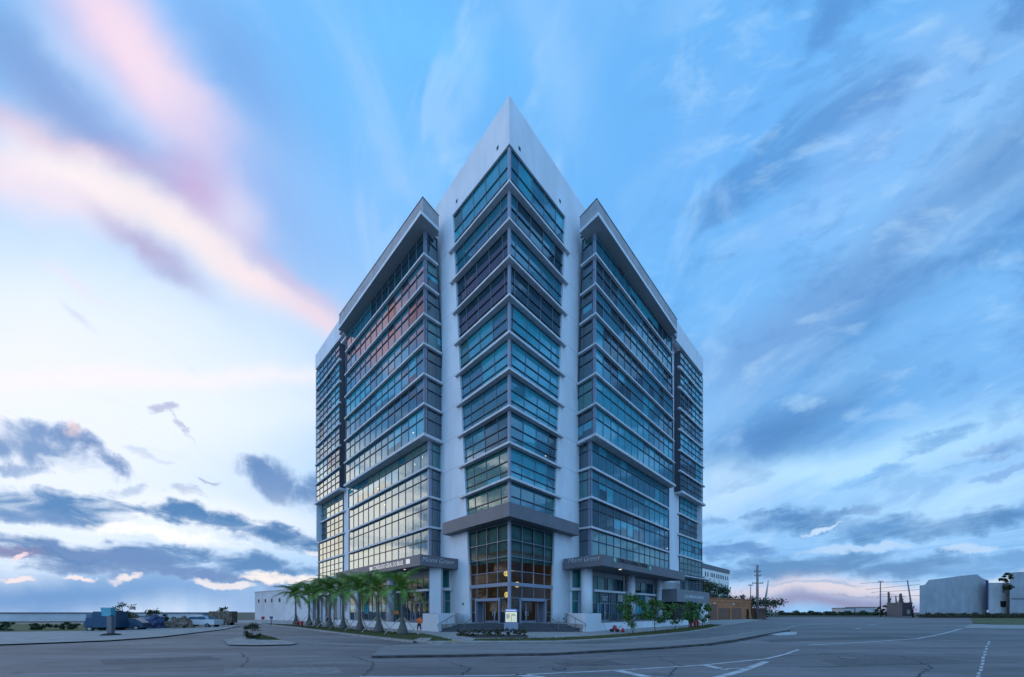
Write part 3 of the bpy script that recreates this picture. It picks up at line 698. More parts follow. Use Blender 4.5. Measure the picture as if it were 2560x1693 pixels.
# central bay ----------------------------------------------------------
apex=[(1273,447),(1272.5,541),(1273.8,635.7),(1273.8,731.4),(1274.5,824.5),(1275,916.3),(1275,1009.3),(1275.5,1101.2),(1275.8,1189)]
lend=[(1121,628),(1123.8,704.6),(1130,781),(1134,859),(1136.5,936.7),(1139,1013),(1141.6,1089.7),(1145.5,1166),(1148,1241.5)]
rend=[(1426,630.6),(1421.7,706.6),(1420,783.7),(1417,861.5),(1414.6,937),(1413,1013),(1410,1089.7),(1406.4,1166),(1405,1242)]
FO=.42; GO=-.28; FT=.26
ap_f=meet(CL,FO,CR,FO); ap_g=meet(CL,GO,CR,GO); ap_w=meet(CL,0,CR,0)
finz=[]
for i in range(9):
    za=zy(apex[i][1],ap_f.y); l=CL.pix(*lend[i],FO); r=CR.pix(*rend[i],FO); a=Vector((ap_f.x,ap_f.y,za))
    finz.append((l.z,za,r.z))
    mb=MB(); mb.slab([l,a,r],[l-CL.n3*(FO-.004),Vector((ap_w.x,ap_w.y,za)),r-CR.n3*(FO-.004)],FT)
    # glass-side return of the ledge
    xl=lerp(1134,1166,(lend[i][1]-541)/745); xr=lerp(1410.8,1387.8,(rend[i][1]-544)/742)
    gl=CL.at(xl,0,-.01); gr=CR.at(xr,0,-.01); tl=lambda P,A,Bz:P
    def zint(pl_e, za_, p, e):                # height of the ledge at p between apex and end
        t=(Vector((p.x,p.y,0))-Vector((ap_f.x,ap_f.y,0))).length/(Vector((e.x,e.y,0))-Vector((ap_f.x,ap_f.y,0))).length
        return lerp(za_,e.z,min(t,1))
    zl=zint(CL,za,gl,l); zr=zint(CR,za,gr,r)
    o=[Vector((gl.x,gl.y,zl-.003)),Vector((ap_w.x,ap_w.y,za-.003)),Vector((gr.x,gr.y,zr-.003))]
    q=[o[0]-CL.n3*.26,Vector((ap_g.x,ap_g.y,za-.003)),o[2]-CR.n3*.26]
    mb.slab(o,q,FT-.006)
    mb.build('ledge',M['ledge'],B)
# glass rows of the central bay
topL=(1132,539); topA=(1272,359); topR=(1413,543)
def xlo(y): return lerp(1134,1166,(y-541)/745)
def xro(y): return lerp(1410.8,1387.8,(y-544)/742)
stylesL=[dict(b=3,m=4,d=1,g=2),dict(d=4,m=3),dict(d=5,m=1),dict(d=5,m=1),dict(b=3,m=5,g=1),dict(b=4,m=4,g=1),dict(m=5,b=2),dict(m=3,g=2,b=2,d=1),dict(m=4,b=1,g=1),dict(g=3,m=3)]
stylesR=[dict(b=6,m=3),dict(m=4,d=2),dict(m=4,d=2),dict(m=3,d=2),dict(b=4,m=3),dict(b=5,m=3),dict(b=3,m=4,d=1),dict(b=3,m=4,d=1),dict(b=4,m=3),dict(m=4,g=2)]
w0=2.45
cols=[.8*w0+k*w0 for k in range(6)]
for i in range(10):
    for pl,X,ends,te,st,side in ((CL,xlo,lend,topL,stylesL,0),(CR,xro,rend,topR,stylesR,2)):
        yt=te[1] if i==0 else ends[i-1][1]+14; yb=ends[i][1]+6 if i<9 else (1313 if side==0 else 1311)
        O1=pl.at(X(yt),0,GO); O2=pl.at(X(yb),0,GO); A=ap_g
        if i==0: zt=(pl.pix(te[0],te[1],0).z, zy(topA[1],ap_w.y))
        else:
            e=finz[i-1]; zt=(e[side]-FT, e[1]-FT)
            # interpolate to the window edge
            f=(Vector((O1.x,O1.y))-Vector((A.x,A.y))).length/ (Vector((pl.pix(*ends[i-1],FO).x,pl.pix(*ends[i-1],FO).y))-Vector((ap_f.x,ap_f.y))).length
            zt=(lerp(e[1],e[side],min(f,1))-FT, e[1]-FT)
        if i<9:
            e=finz[i]; f=(Vector((O2.x,O2.y))-Vector((A.x,A.y))).length/(Vector((pl.pix(*ends[i],FO).x,pl.pix(*ends[i],FO).y))-Vector((ap_f.x,ap_f.y))).length
            zb=(lerp(e[1],e[side],min(f,1)), e[1])
        else: zb=(14.0,14.0)
        o1=Vector((O1.x,O1.y,zt[0])); a1=Vector((A.x,A.y,zt[1])); a2=Vector((A.x,A.y,zb[1])); o2=Vector((O2.x,O2.y,zb[0]))
        rails=[.43,.735] if i<9 else [.5]
        if side==0: window(pl,o1,a1,a2,o2,cols,rails,st[i],anchor='L',blind=.12)
        else: window(pl,a1,o1,o2,a2,cols,rails,st[i],anchor='R',blind=.12)
# white walls with the pointed parapet
def central_wall(pl, roofend, wtop, top_in, wbot, wdoor, gx, name):
    P=[pl.pix(1273.4,238,0)]; P[0]=Vector((ap_w.x,ap_w.y,zy(238,ap_w.y)))
    e=pl.pix(*roofend,0); z0=P[0].z
    P.append(e); g=Vector((e.x,e.y,-.1)); P.append(g)
    P.append(pl.at(gx,-.1,0)); P.append(pl.pix(wdoor[0],wdoor[1],0)); P.append(pl.pix(wbot[0],wbot[1],0)); P.append(pl.pix(wtop[0],wtop[1],0))
    P.append(Vector((ap_w.x,ap_w.y,zy(top_in,ap_w.y))))
    wallpoly('wall',P,.45,pl.n3,M['stucco'])
central_wall(CL,(1070,548),(1131.5,538),359,(1166,1290),(1176,1559),1176,'l')
central_wall(CR,(1481,551),(1413.5,542),359,(1388,1290),(1381,1559),1381,'r')
# roof deck and inner core that closes the block from behind
mb=MB()
inn=[meet(CL,-.9,CR,-.9),CL.at(1072,0,-.9),Vector((-9,75,0)),Vector((9,75,0)),CR.at(1480,0,-.9)]
mb.hexa([Vector((p.x,p.y,14.5)) for p in inn],[Vector((p.x,p.y,51.5)) for p in inn])
LFi=[LF.at(1052,0,-1.6),LF.at(862,0,-1.6)]; 
a=LF.at(1048,0,-2.2); b_=LF.at(795,0,-2.2); mb.hexa([(a.x,a.y,1),(b_.x,b_.y,1),(b_.x+20,b_.y+20,1),(-9,62,1)],[(a.x,a.y,42),(b_.x,b_.y,42),(b_.x+20,b_.y+20,42),(-9,62,42)])
a=RF.at(1503,0,-2.2); b_=RF.at(1750,0,-2.2); mb.hexa([(a.x,a.y,1),(b_.x,b_.y,1),(b_.x-20,b_.y+20,1),(9,62,1)],[(a.x,a.y,42),(b_.x,b_.y,42),(b_.x-20,b_.y+20,42),(9,62,42)])
mb.build('core_wall',M['canopy'],B)
# corner post of the bay
mb=MB(); a=meet(CL,GO+.16,CR,GO+.16); l=a-Vector((CL.d.x,CL.d.y,0))*-.30; r=a+Vector((CR.d.x,CR.d.y,0))*.30
bk=meet(CL,GO-.25,CR,GO-.25)
pp=[a,a+CL.d3*.30,a+CL.d3*.30-CL.n3*.4,bk,a+CR.d3*.30-CR.n3*.4,a+CR.d3*.30]
mb.hexa([Vector((p.x,p.y,.9)) for p in pp],[Vector((p.x,p.y,zy(361,ap_w.y))) for p in pp]); mb.build('corner_post',M['post'],B)
# roof scuppers
for pl,px in ((CL,[(1244,370),(1142,503),(1131,0)]),(CR,[(1299,372),(1400,503)])):
    for x,y in px:
        if y==0: continue
        c=pl.pix(x,y,.0); d=pl.d3*.18; u=UP*.22; mb=MB(); mb.hexa([c-d-u+pl.n3*.006,c+d-u+pl.n3*.006,c+d+u+pl.n3*.006,c-d+u+pl.n3*.006],[c-d-u-pl.n3*.05,c+d-u-pl.n3*.05,c+d+u-pl.n3*.05,c-d+u-pl.n3*.05]); mb.build('roof_scupper',M['black'],B)
# reveal joint lines in the white walls
for pl,ends,xe in ((CL,lend,1078),(CR,rend,1472)):
    for q in ends[::1]:
        a_=pl.pix(*q,.001); b_=pl.at(xe,a_.z,.001); mb=MB(); mb.beam(a_,b_,pl.n3,.03,.004); mb.build('control_joint',M['roofg'],B)

# wings -----------------------------------------------------------------
WG=-.45
def wing(FP, RP, s, cu, fu, ru, cl_, fl, rl, xg_far, ret_x, ret_xl, far_low, corner_low, sty, stl, eave):
    cf=meet(FP,0,RP,0); cg=meet(FP,WG,RP,WG)
    fz=[]
    for i in range(7):
        z=zy(cu[i][1],cf.y); fe=FP.pix(*fu[i],0); re=RP.pix(*ru[i],0)
        fz.append((fe.z,z,re.z)); c=Vector((cf.x,cf.y,z))
        mb=MB(); ins=WG if i<6 else -1.5
        ci=meet(FP,ins,RP,WG) if i<6 else meet(FP,-1.7,RP,-1.3)
        fi=fe+FP.n3*ins; ri=re+RP.n3*(WG if i<6 else -1.3); ci=Vector((ci.x,ci.y,z))
        mb.slab([fe,c,re],[fi,ci,ri],.26 if i<6 else .40); mb.build('ledge',M['ledge'],B)
    def frac(p,c,e): return min(1,(Vector((p.x,p.y))-Vector((c.x,c.y))).length/(Vector((e.x,e.y))-Vector((c.x,c.y))).length)
    # top glass line under the eave
    ytop_c, ytop_f, ytop_r = eave['gtop']
    for i in range(7):
        if i==0: zt=(FP.pix(xg_far[0],ytop_f,WG).z, zy(ytop_c,cg.y), RP.pix(ret_x(ytop_r),ytop_r,WG).z)
        else: zt=tuple(v-.26 for v in fz[i-1])
        zb=fz[i]
        fo=FP.at(xg_far[i],0,WG); 
        TLp=Vector((fo.x,fo.y,zt[0])); TRp=Vector((cg.x,cg.y,zt[1])); BRp=Vector((cg.x,cg.y,zb[1])); BLp=Vector((fo.x,fo.y,zb[0]))
        cols=[k/13 for k in range(1,13)]
        window(FP,TLp,TRp,BRp,BLp,cols,[.40],sty[i],blind=.06)
        r1=RP.at(ret_x(ru[i-1][1] if i else ytop_r),0,WG); r2=RP.at(ret_x(ru[i][1]),0,WG)
        window(RP,Vector((cg.x,cg.y,zt[1])),Vector((r1.x,r1.y,zt[2])),Vector((r2.x,r2.y,zb[2])),Vector((cg.x,cg.y,zb[1])),[.45,2.0],[.40],dict(k=4,d=5,g=3),anchor='L',blind=.15)
    # corner post
    def post(c0, FPo, RPo, z0, z1, wf=.28, wr=.40):
        a=meet(FP,FPo+.10,RP,RPo+.10); pp=[a,a+FP.d3*wf,a+FP.d3*wf-FP.n3*.3,a-FP.n3*.5-RP.n3*.5,a+RP.d3*wr-RP.n3*.3,a+RP.d3*wr]
        mb=MB(); mb.hexa([Vector((p.x,p.y,z0)) for p in pp],[Vector((p.x,p.y,z1)) for p in pp]); mb.build('corner_post',M['post'],B)
    post(cg,WG,WG,fz[6][1],zy(ytop_c,cg.y))
    # lower floors, set back
    LO=-1.35; LR_=corner_low
    FO2=LO+.42
    c2f=meet(FP,FO2,RP,LR_+.40); c2g=meet(FP,LO,RP,LR_)
    lz=[]
    for i in range(3):
        z=zy(cl_[i][1],c2f.y); fe=FP.pix(*fl[i],FO2); re=RP.pix(*rl[i],LR_+.40); lz.append((fe.z,z,re.z))
        c=Vector((c2f.x,c2f.y,z)); ci=Vector((c2g.x,c2g.y,z)); mb=MB(); mb.slab([fe,c,re],[fe-FP.n3*.42,ci,re-RP.n3*.40],.28); mb.build('ledge',M['ledge'],B)
    for i in range(4):
        zt=tuple(v-(.40 if i==0 else .28) for v in (fz[6] if i==0 else lz[i-1]))
        zb=lz[i] if i<3 else (9.2,9.2,9.2)
        fo=FP.at(far_low[i],0,LO)
        window(FP,Vector((fo.x,fo.y,zt[0])),Vector((c2g.x,c2g.y,zt[1])),Vector((c2g.x,c2g.y,zb[1])),Vector((fo.x,fo.y,zb[0])),[k/13 for k in range(1,13)],[.34],stl[i],blind=.04)
        yy=1120+i*75; r1=RP.at(ret_xl(yy),0,LR_); r2=RP.at(ret_xl(yy+75),0,LR_)
        window(RP,Vector((c2g.x,c2g.y,zt[1])),Vector((r1.x,r1.y,zt[2])),Vector((r2.x,r2.y,zb[2])),Vector((c2g.x,c2g.y,zb[1])),[.5,1.45],[.34],dict(d=4,g=3,k=3),anchor='L',blind=.1)
    post(c2g,LO,LR_,8.0,fz[6][1]-.38,.35,.45)
    # eave and the set-back parapet fascia above it
    E=eave; p1=1.05
    oc=meet(FP,p1,RP,p1); zt=zy(E['c'],oc.y); fe=FP.pix(*E['f'],p1); re=RP.pix(*E['r'],p1)
    mb=MB(); ci=meet(FP,-1.2,RP,-1.2)
    mb.slab([fe,Vector((oc.x,oc.y,zt)),re],[fe-FP.n3*2.2,Vector((ci.x,ci.y,zt)),re-RP.n3*2.2],.42); mb.build('eave',M['soffit'],B)
    mb=MB(); o2=meet(FP,p1+.05,RP,p1+.05)
    mb.slab([fe+FP.n3*.05+UP*.02,Vector((o2.x,o2.y,zt+.02)),re+RP.n3*.05+UP*.02],[fe+UP*.02-FP.n3*.003,Vector((oc.x,oc.y,zt+.02)),re+UP*.02-RP.n3*.003],.44); mb.build('eave_edge',M['stucco'],B)
    p2=.35; oc=meet(FP,p2,RP,p2); zt2=zy(E['c2'],oc.y); fe2=FP.pix(*E['f2'],p2); re2=RP.pix(*E['r2'],p2)
    zb=zt-.1
    mb=MB(); P=[fe2,Vector((oc.x,oc.y,zt2)),Vector((oc.x,oc.y,zb)),Vector((fe2.x,fe2.y,fe.z-.05))]; mb.hexa(P,[p-FP.n3*.4 for p in P])
    P=[Vector((oc.x,oc.y,zt2)),re2,Vector((re2.x,re2.y,re.z-.05)),Vector((oc.x,oc.y,zb))]; mb.hexa(P,[p-RP.n3*.4 for p in P]); mb.build('parapet',M['fascia'],B)
    mb=MB(); k=.06; o3=meet(FP,p2+k,RP,p2+k); mb.slab([fe2+FP.n3*k+UP*.1,Vector((o3.x,o3.y,zt2+.1)),re2+RP.n3*k+UP*.1],[fe2-FP.n3*.5+UP*.1,Vector((oc.x,oc.y+1,zt2+.1)),re2-RP.n3*.5+UP*.1],.1); mb.build('parapet_cap',M['roofg'],B)
    return fz,lz,c2g
sty_l=[dict(m=3,d=3),dict(m=4,d=2),dict(m=4,d=2),dict(m=4,b=1,d=1),dict(b=3,m=4),dict(m=5,b=1,d=1),dict(b=2,m=4)]
stl_l=[dict(b=2,m=3,c=1),dict(m=4,c=1),dict(m=3,c=2),dict(c=3,m=3,g=1)]
sty_r=[dict(m=4,d=2),dict(m=4,d=2),dict(m=3,d=3),dict(m=2,d=3,b=1),dict(b=3,m=3,d=1),dict(b=4,m=3),dict(b=6,m=2)]
stl_r=[dict(b=3,m=3,d=2),dict(b=4,m=2),dict(d=3,m=3),dict(c=5,g=2)]
fzL=wing(LF,LR,-1,
 [(1060,630),(1059.8,705),(1059.8,780),(1060,854.2),(1059.6,930),(1059.6,1004.7),(1059.6,1080.6)],
 [(862.4,879),(861,936.4),(861,991.7),(860,1046),(860,1101),(859,1156.6),(859,1212)],
 [(1095.5,659.5),(1098,734.5),(1102,808),(1106,882),(1109.5,958),(1112.7,1033),(1115,1105.6)],
 [(1072.6,1162),(1072.3,1237.4),(1071.4,1314)],[(870.5,1270.9),(870.5,1326.4),(868,1381.9)],[(1118,1180),(1122,1252.7),(1124,1323)],
 [867,866.5,866,865.5,865,864.5,864],lambda y:lerp(1092,1113,(y-600)/505),lambda y:lerp(1114,1126,(y-1120)/300),[872,873,873,873],-.75,sty_l,stl_l,
 dict(gtop=(566,830,600),c=527,f=(846.3,819),r=(1098,572),c2=494,f2=(848,789),r2=(1097,541)))
fzR=wing(RF,RR,1,
 [(1489.8,630),(1490,705),(1491,779),(1491.7,854),(1492.4,928.8),(1493.5,1004),(1494.6,1080.6)],
 [(1683,884.5),(1684.4,939.6),(1685.5,993.9),(1686,1048),(1687,1102),(1688,1156),(1689.8,1212)],
 [(1451.5,662),(1450,735.8),(1447.5,809.5),(1445.5,883),(1442.5,958),(1440.4,1033),(1438,1106.7)],
 [(1470.7,1164),(1472.7,1239),(1473.3,1314.5)],[(1672.7,1269),(1675.5,1323.5),(1675.5,1379.4)],[(1435.6,1179),(1432.5,1252.7),(1430,1322)],
 [1678,1679,1680,1681,1681.5,1682,1683],lambda y:lerp(1457,1441,(y-600)/505),lambda y:lerp(1438,1428,(y-1120)/300),[1671,1671,1672,1672],-.75,sty_r,stl_r,
 dict(gtop=(568,826,602),c=531,f=(1692.6,826),r=(1449.6,576),c2=498,f2=(1692.6,800),r2=(1449.6,545)))

# white wall strips between the wing blocks and the outer stair towers
for FP,x0,x1,xt,yt,yb in ((LF,846,875,846,800,1470),(RF,1668,1704,1704,800,1475)):
    a=FP.at(x0,0,-1.45); b=FP.at(x1,0,-1.45)
    P=[Vector((a.x,a.y,.5)),Vector((b.x,b.y,.5)),Vector((b.x,b.y,56.5)),Vector((a.x,a.y,56.5))]
    wallpoly('wall',P,.5,FP.n3,M['stucco'])

# outer glazed towers ----------------------------------------------------
def tower(FP, cor, end, xcor_g, xend_g, par, low_c, low_e, xlow, s, st_u, st_l, ret_w):
    off=0.; g=-.35
    fz=[]
    for i in range(7):
        a=FP.pix(*cor[i],0); b=FP.pix(*end[i],0); fz.append((a.z,b.z))
        ins=g if i<6 else -1.5
        rt=a-FP.n3*1.4
        mb=MB(); mb.slab([a,b],[a+FP.n3*ins,b+FP.n3*ins],.30 if i<6 else .40)
        mb.build('ledge',M['ledge'],B)
    a0=FP.at(xcor_g,0,g); b0=FP.at(xend_g,0,g)
    zta=FP.pix(xcor_g,par['by'][0],0).z; ztb=FP.pix(xend_g,par['by'][1],0).z
    for i in range(7):
        zt=(zta,ztb) if i==0 else (fz[i-1][0]-.3,fz[i-1][1]-.3)
        P=[Vector((a0.x,a0.y,zt[0])),Vector((b0.x,b0.y,zt[1])),Vector((b0.x,b0.y,fz[i][1])),Vector((a0.x,a0.y,fz[i][0]))]
        if s<0: P=[P[1],P[0],P[3],P[2]]
        window(FP,*P,[k/6 for k in range(1,6)],[.33,.66],st_u[i],mw=.09,rw=.13,blind=0)
    # glazed return towards the wing
    d=FP.d3 if s<0 else FP.d3
    inn=Vector((a0.x,a0.y,0))-FP.n3*1.2
    mb=MB(); 
    for i in range(7):
        zt=zta if i==0 else fz[i-1][0]-.3
        for k in range(3):
            z1=lerp(zt,fz[i][0],k/3+.03); z2=lerp(zt,fz[i][0],(k+1)/3-.03)
            mb.face([(a0.x,a0.y,z1),(inn.x,inn.y,z1),(inn.x,inn.y,z2),(a0.x,a0.y,z2)],TE['d'])
    gg=mb.build('side_window',M['glass'],B,tint=True,fixn=False)
    fr=MB(); fr.hexa([(a0.x,a0.y,fz[6][0]),(inn.x,inn.y,fz[6][0]),(inn.x,inn.y,zta),(a0.x,a0.y,zta)],[Vector((p[0],p[1],p[2]))-FP.d3*.06*(1 if True else -1) for p in [(a0.x,a0.y,fz[6][0]),(inn.x,inn.y,fz[6][0]),(inn.x,inn.y,zta),(a0.x,a0.y,zta)]])
    fr.build('frame',M['frame'],gg)
    # parapet
    P=[FP.pix(*q,.02) for q in par['poly']]
    wallpoly('parapet',P,.6,FP.n3,M['stucco'])
    # far end wall
    e=FP.at(par['ex'],0,.0)
    # lower set-back part
    LO=-1.35
    lz=[]
    for i in range(len(low_c)):
        a=FP.pix(*low_c[i],LO+.35); b=FP.pix(*low_e[i],LO+.35); lz.append((a.z,b.z)); mb=MB(); mb.slab([a,b],[a-FP.n3*.35,b-FP.n3*.35],.30); mb.build('ledge',M['ledge'],B)
    a1=FP.at(xlow[0],0,LO); b1=FP.at(xlow[1],0,LO)
    for i in range(len(low_c)):
        zt=(fz[6][0]-.4,fz[6][1]-.4) if i==0 else (lz[i-1][0]-.3,lz[i-1][1]-.3)
        P=[Vector((a1.x,a1.y,zt[0])),Vector((b1.x,b1.y,zt[1])),Vector((b1.x,b1.y,lz[i][1])),Vector((a1.x,a1.y,lz[i][0]))]
        if s<0: P=[P[1],P[0],P[3],P[2]]
        window(FP,*P,[k/6 for k in range(1,6)],[.33,.66],st_l[i],mw=.08,rw=.10,blind=0)
    # last glazed storey over the ground floor
    return lz,a1,b1
up=[dict(m=3,b=2,d=1)]*7
lzL,tl1,tl2=tower(LF,[(849,895),(848.5,949.4),(848,1002.6),(848,1055.7),(848,1110),(847,1164),(846.5,1218)],
 [(789,973.3),(788.5,1020),(788,1067.6),(788,1115.4),(787,1162),(787,1210.8),(785.3,1257.5)],849.5,791,
 dict(by=(848,924.5),poly=[(868,770),(788.5,888.5),(788.5,924),(868,822)],ex=788.5),
 [(859,1274.7),(857,1330),(856,1384.7),(857,1434)],[(794,1308),(794,1356),(793,1404.8),(797,1448)],(858,798.5),-1,up,
 [dict(m=3,c=2),dict(k=3,d=2),dict(k=4,d=1),dict(g=3,m=2)],1)
lzR,tr1,tr2=tower(RF,[(1698.5,913.6),(1699,964.6),(1699.5,1017),(1700,1069.8),(1700.5,1122),(1701,1174),(1706,1226)],
 [(1758,984),(1758.5,1029.7),(1759.5,1075),(1760,1120.8),(1761.4,1167.4),(1763,1215),(1764.5,1261)],1700,1756,
 dict(by=(868,937),poly=[(1676,780),(1758,898),(1758,937.5),(1676,832)],ex=1758),
 [(1698.5,1280.5),(1698.5,1333),(1700,1385.7),(1704,1437)],[(1756,1310),(1757.8,1355),(1757.8,1403),(1765,1448)],(1699,1754.5),1,
 [dict(m=3,b=2,d=2)]*7,[dict(m=2,d=2,b=1),dict(d=3,m=2),dict(d=3,b=2),dict(c=4,g=1)],1)
# end walls of the block behind the towers
for FP,x,s in ((LF,790.5,-1),(RF,1756,1)):
    e=FP.at(x,0,-.3); back=e-FP.n3*22; d=FP.d3*(.35)
    zt=FP.pix(788.5 if s<0 else 1758,895,0).z
    mb=MB(); mb.hexa([(e.x,e.y,18),(back.x,back.y,18),(back.x,back.y,zt),(e.x,e.y,zt)],[(e.x-d.x,e.y-d.y,18),(back.x-d.x,back.y-d.y,18),(back.x-d.x,back.y-d.y,zt),(e.x-d.x,e.y-d.y,zt)]); mb.build('wall',M['stucco'],B)
    e=FP.at(800 if s<0 else 1753,0,-1.5); back=e-FP.n3*22
    mb=MB(); mb.hexa([(e.x,e.y,.3),(back.x,back.y,.3),(back.x,back.y,18),(e.x,e.y,18)],[(e.x-d.x,e.y-d.y,.3),(back.x-d.x,back.y-d.y,.3),(back.x-d.x,back.y-d.y,18),(e.x-d.x,e.y-d.y,18)]); mb.build('wall',M['stucco'],B)
# thin canopies at the feet of the towers
for FP,x0,x1,y0,y1 in ((LF,848,777,1440,1451),(RF,1712,1779,1438,1449.5)):
    a=FP.pix(x0,y0,.7); b=FP.pix(x1,y1,.7); mb=MB(); mb.slab([a,b],[a-FP.n3*2.2,b-FP.n3*2.2],.18); mb.build('tower_canopy',M['ledge'],B)

for pl,off,x,y,w_,h_ in ((LF,WG,1033,1082,5,2.2),(LF,-1.35,1037,1161,1.4,6),(LF,-1.35,1056,1143,1.2,5),(LF,-1.35,945,1222,5,3),(LF,-1.35,962,1262,4.5,3.5),(CR,GO,1364,1140,4,1.6),(RF,-1.35,1668,1371,4,1.8)):
    c=pl.pix(x,y,off+.012); D=c.y; ww=pl.d3*(w_*D/F*.6); hh=UP*(h_*D/F*.5); mb=MB(); mb.hexa([c-ww-hh,c+ww-hh*.6,c+ww+hh,c-ww+hh*.6],[v-pl.n3*.008 for v in (c-ww-hh,c+ww-hh*.6,c+ww+hh,c-ww+hh*.6)]); mb.build('ceiling_lamp',M['lampf'],B)
# canopies ----------------------------------------------------------------
def text_on(parent, txt, p0, p1, n, h, m, shear=0., name='lettering', ext=.015, off=.03):
    cu=bpy.data.curves.new('t','FONT'); cu.body=txt; cu.size=1; cu.extrude=.02; cu.offset=(-.018 if shear else 0); cu.shear=shear; cu.resolution_u=3
    to=bpy.data.objects.new('t',cu); COL.objects.link(to); bpy.context.view_layer.update()
    dg=bpy.context.evaluated_depsgraph_get(); me=bpy.data.meshes.new_from_object(to.evaluated_get(dg)); bpy.data.objects.remove(to)
    xs=[v.co.x for v in me.vertices]; ys=[v.co.y for v in me.vertices]
    w=max(xs)-min(xs); hh=max(ys)-min(ys)
    r=(p1-p0); Wd=r.length; r.normalize(); n=Vector(n).normalized()
    base=Vector((0,0,0)); q=parent
    while q is not None: base+=q.location; q=q.parent
    for v in me.vertices:
        c=v.co.copy(); v.co=p0+r*((c.x-min(xs))/w*Wd)+UP*((c.y-min(ys))/hh*h)+n*(off+c.z*.8)-base
    me.materials.clear(); me.materials.append(m); me.name=name
    o=bpy.data.objects.new(name,me); COL.objects.link(o); o.parent=parent; return o
def canopy(outer, back, ztop, zbot, name='canopy', m='canopy'):
    mb=MB(); P=[Vector((p.x,p.y,ztop)) for p in outer+back]
    mb.hexa(P,[Vector((p.x,p.y,zbot)) for p in P]); return mb.build(name,M[m],B)
ca=meet(CL,1.25,CR,1.25); l=CL.at(1106,0,1.25); r=CR.at(1447.8,0,1.25)
zt=zy(1254,ca.y); zb=zy(1290,ca.y)
canopy([l,ca,r],[r-CR.n3*1.3,Vector((0,44,0)),l-CL.n3*1.3],zt,zb)
WZ_T, WZ_B = 9.4, 8.02
Lc=Vector((-11.3,44.2,0)); Lr=Vector((-7.45,48.0,0)); Ll=Vector((-31.9,65.2,0))
can_l=canopy([Ll,Lc,Lr],[Lr+Vector((.3,.3,0)),Vector((-11.2,52.3,0)),Ll+Vector((3.4,3.6,0))],WZ_T,WZ_B)
Rc=Vector((11.1,44.2,0)); Rl=Vector((7.2,47.9,0)); Rr=Vector((31.2,65.0,0))
can_r=canopy([Rl,Rc,Rr],[Rr+Vector((-3.4,3.6,0)),Vector((11.0,52.3,0)),Rl+Vector((-.3,.3,0))],WZ_T,WZ_B)
nL=Vector((-.71,-.70,0)); nLr=Vector((.70,-.71,0))
LCF=Pl((Lc.x,Lc.y),(Ll.x,Ll.y)); LCR=Pl((Lc.x,Lc.y),(Lr.x,Lr.y)); RCF=Pl((Rc.x,Rc.y),(Rr.x,Rr.y)); RCR=Pl((Rc.x,Rc.y),(Rl.x,Rl.y))
text_on(can_l,'CONSULADO-GERAL DO BRASIL',LCF.pix(934.5,1426),LCF.pix(1009.5,1412.5),LCF.n3,.62,M['letter'])
for x0,x1,y0,y1 in ((924,931,1418.5,1428.5),(1014.5,1024.5,1398.5,1410.5)):
    P=[LCF.pix(x0,y1,.03),LCF.pix(x1,y1-1.3,.03),LCF.pix(x1,y0-1.3,.03),LCF.pix(x0,y0,.03)]; mb=MB(); mb.hexa(P,[p-LCF.n3*.028 for p in P]); mb.build('sign_panel',M['letter'],can_l)
text_on(can_l,'Miami Green',LCR.pix(1055,1404),LCR.pix(1134,1411.5),LCR.n3,.62,M['letw'],shear=.35)
text_on(can_r,'Miami Green',RCR.pix(1421,1408.5),RCR.pix(1498,1400),RCR.n3,.62,M['letw'],shear=.35)
text_on(can_r,'CONSULATE GENERAL OF BRAZIL',RCF.pix(1544,1405.5),RCF.pix(1618.5,1420.5),RCF.n3,.55,M['letd'])
def emblem(x,y,r):
    c=RCF.pix(x,y,.03); mb=MB()
    def ring(rad,o): return [c+RCF.d3*rad*math.cos(a)+UP*rad*math.sin(a)+RCF.n3*o for a in [2*math.pi*k/16 for k in range(16)]]
    mb.hexa(ring(r,.02),ring(r,-.028)); mb.cur=1; mb.hexa(ring(r*.45,.035),ring(r*.45,.021)); mb.cur=0; mb.hexa(ring(r*.22,.045),ring(r*.22,.036)); mb.build('emblem',[M['green'],M['emw']],can_r)
emblem(1537,1400,.40); emblem(1625.5,1421,.40)
# little downlight under the right canopy
mb=MB(); c=Vector((14.5,48.2,WZ_B-.03)); mb.box(c.x-.15,c.x+.15,c.y-.15,c.y+.15,c.z-.04,c.z+.02); mb.build('downlight',M['lampf'],can_r)
mb=MB(); c=Vector((-14.4,48.3,WZ_B-.03)); mb.box(c.x-.08,c.x+.08,c.y-.08,c.y+.08,c.z-.04,c.z+.02); mb.build('downlight',M['lampf'],can_l)
pl_=bpy.data.lights.new('downlight_glow','POINT'); pl_.energy=22; pl_.color=(1,.6,.35); pl_.shadow_soft_size=.12
po=bpy.data.objects.new('downlight_glow',pl_); COL.objects.link(po); po.location=(9.6,48.0,WZ_B-.5)

# ground floor of the wings ------------------------------------------------
TZ=.95
def roundcol(x0,x1,FP,off,z1):
    c=FP.at((x0+x1)/2,0,off); D=FP.D((x0+x1)/2,off); r=(x1-x0)/2*D/F
    mb=MB(); mb.tube([(c.x,c.y,.3),(c.x,c.y,z1)],r,20); mb.build('column',M['stucco'],B)
def bay(FP, x0, x1, off, zt, zb, cols, rails, w, door=None, name='shopfront_window'):
    a=FP.at(x0,0,off); b=FP.at(x1,0,off)
    return window(FP,Vector((a.x,a.y,zt)),Vector((b.x,b.y,zt)),Vector((b.x,b.y,zb)),Vector((a.x,a.y,zb)),cols,rails,w,name=name,glassm='shop',mw=.07,rw=.07,fm=('mull','mull'),blind=.2)
def ledge_bar(FP,x0,x1,off,z,t=.3,d=.5):
    a=FP.at(x0,z,off); b=FP.at(x1,z,off); mb=MB(); mb.slab([a+FP.n3*d,b+FP.n3*d],[a,b],t); mb.build('ledge',M['stucco'],B)
GFO=-1.5
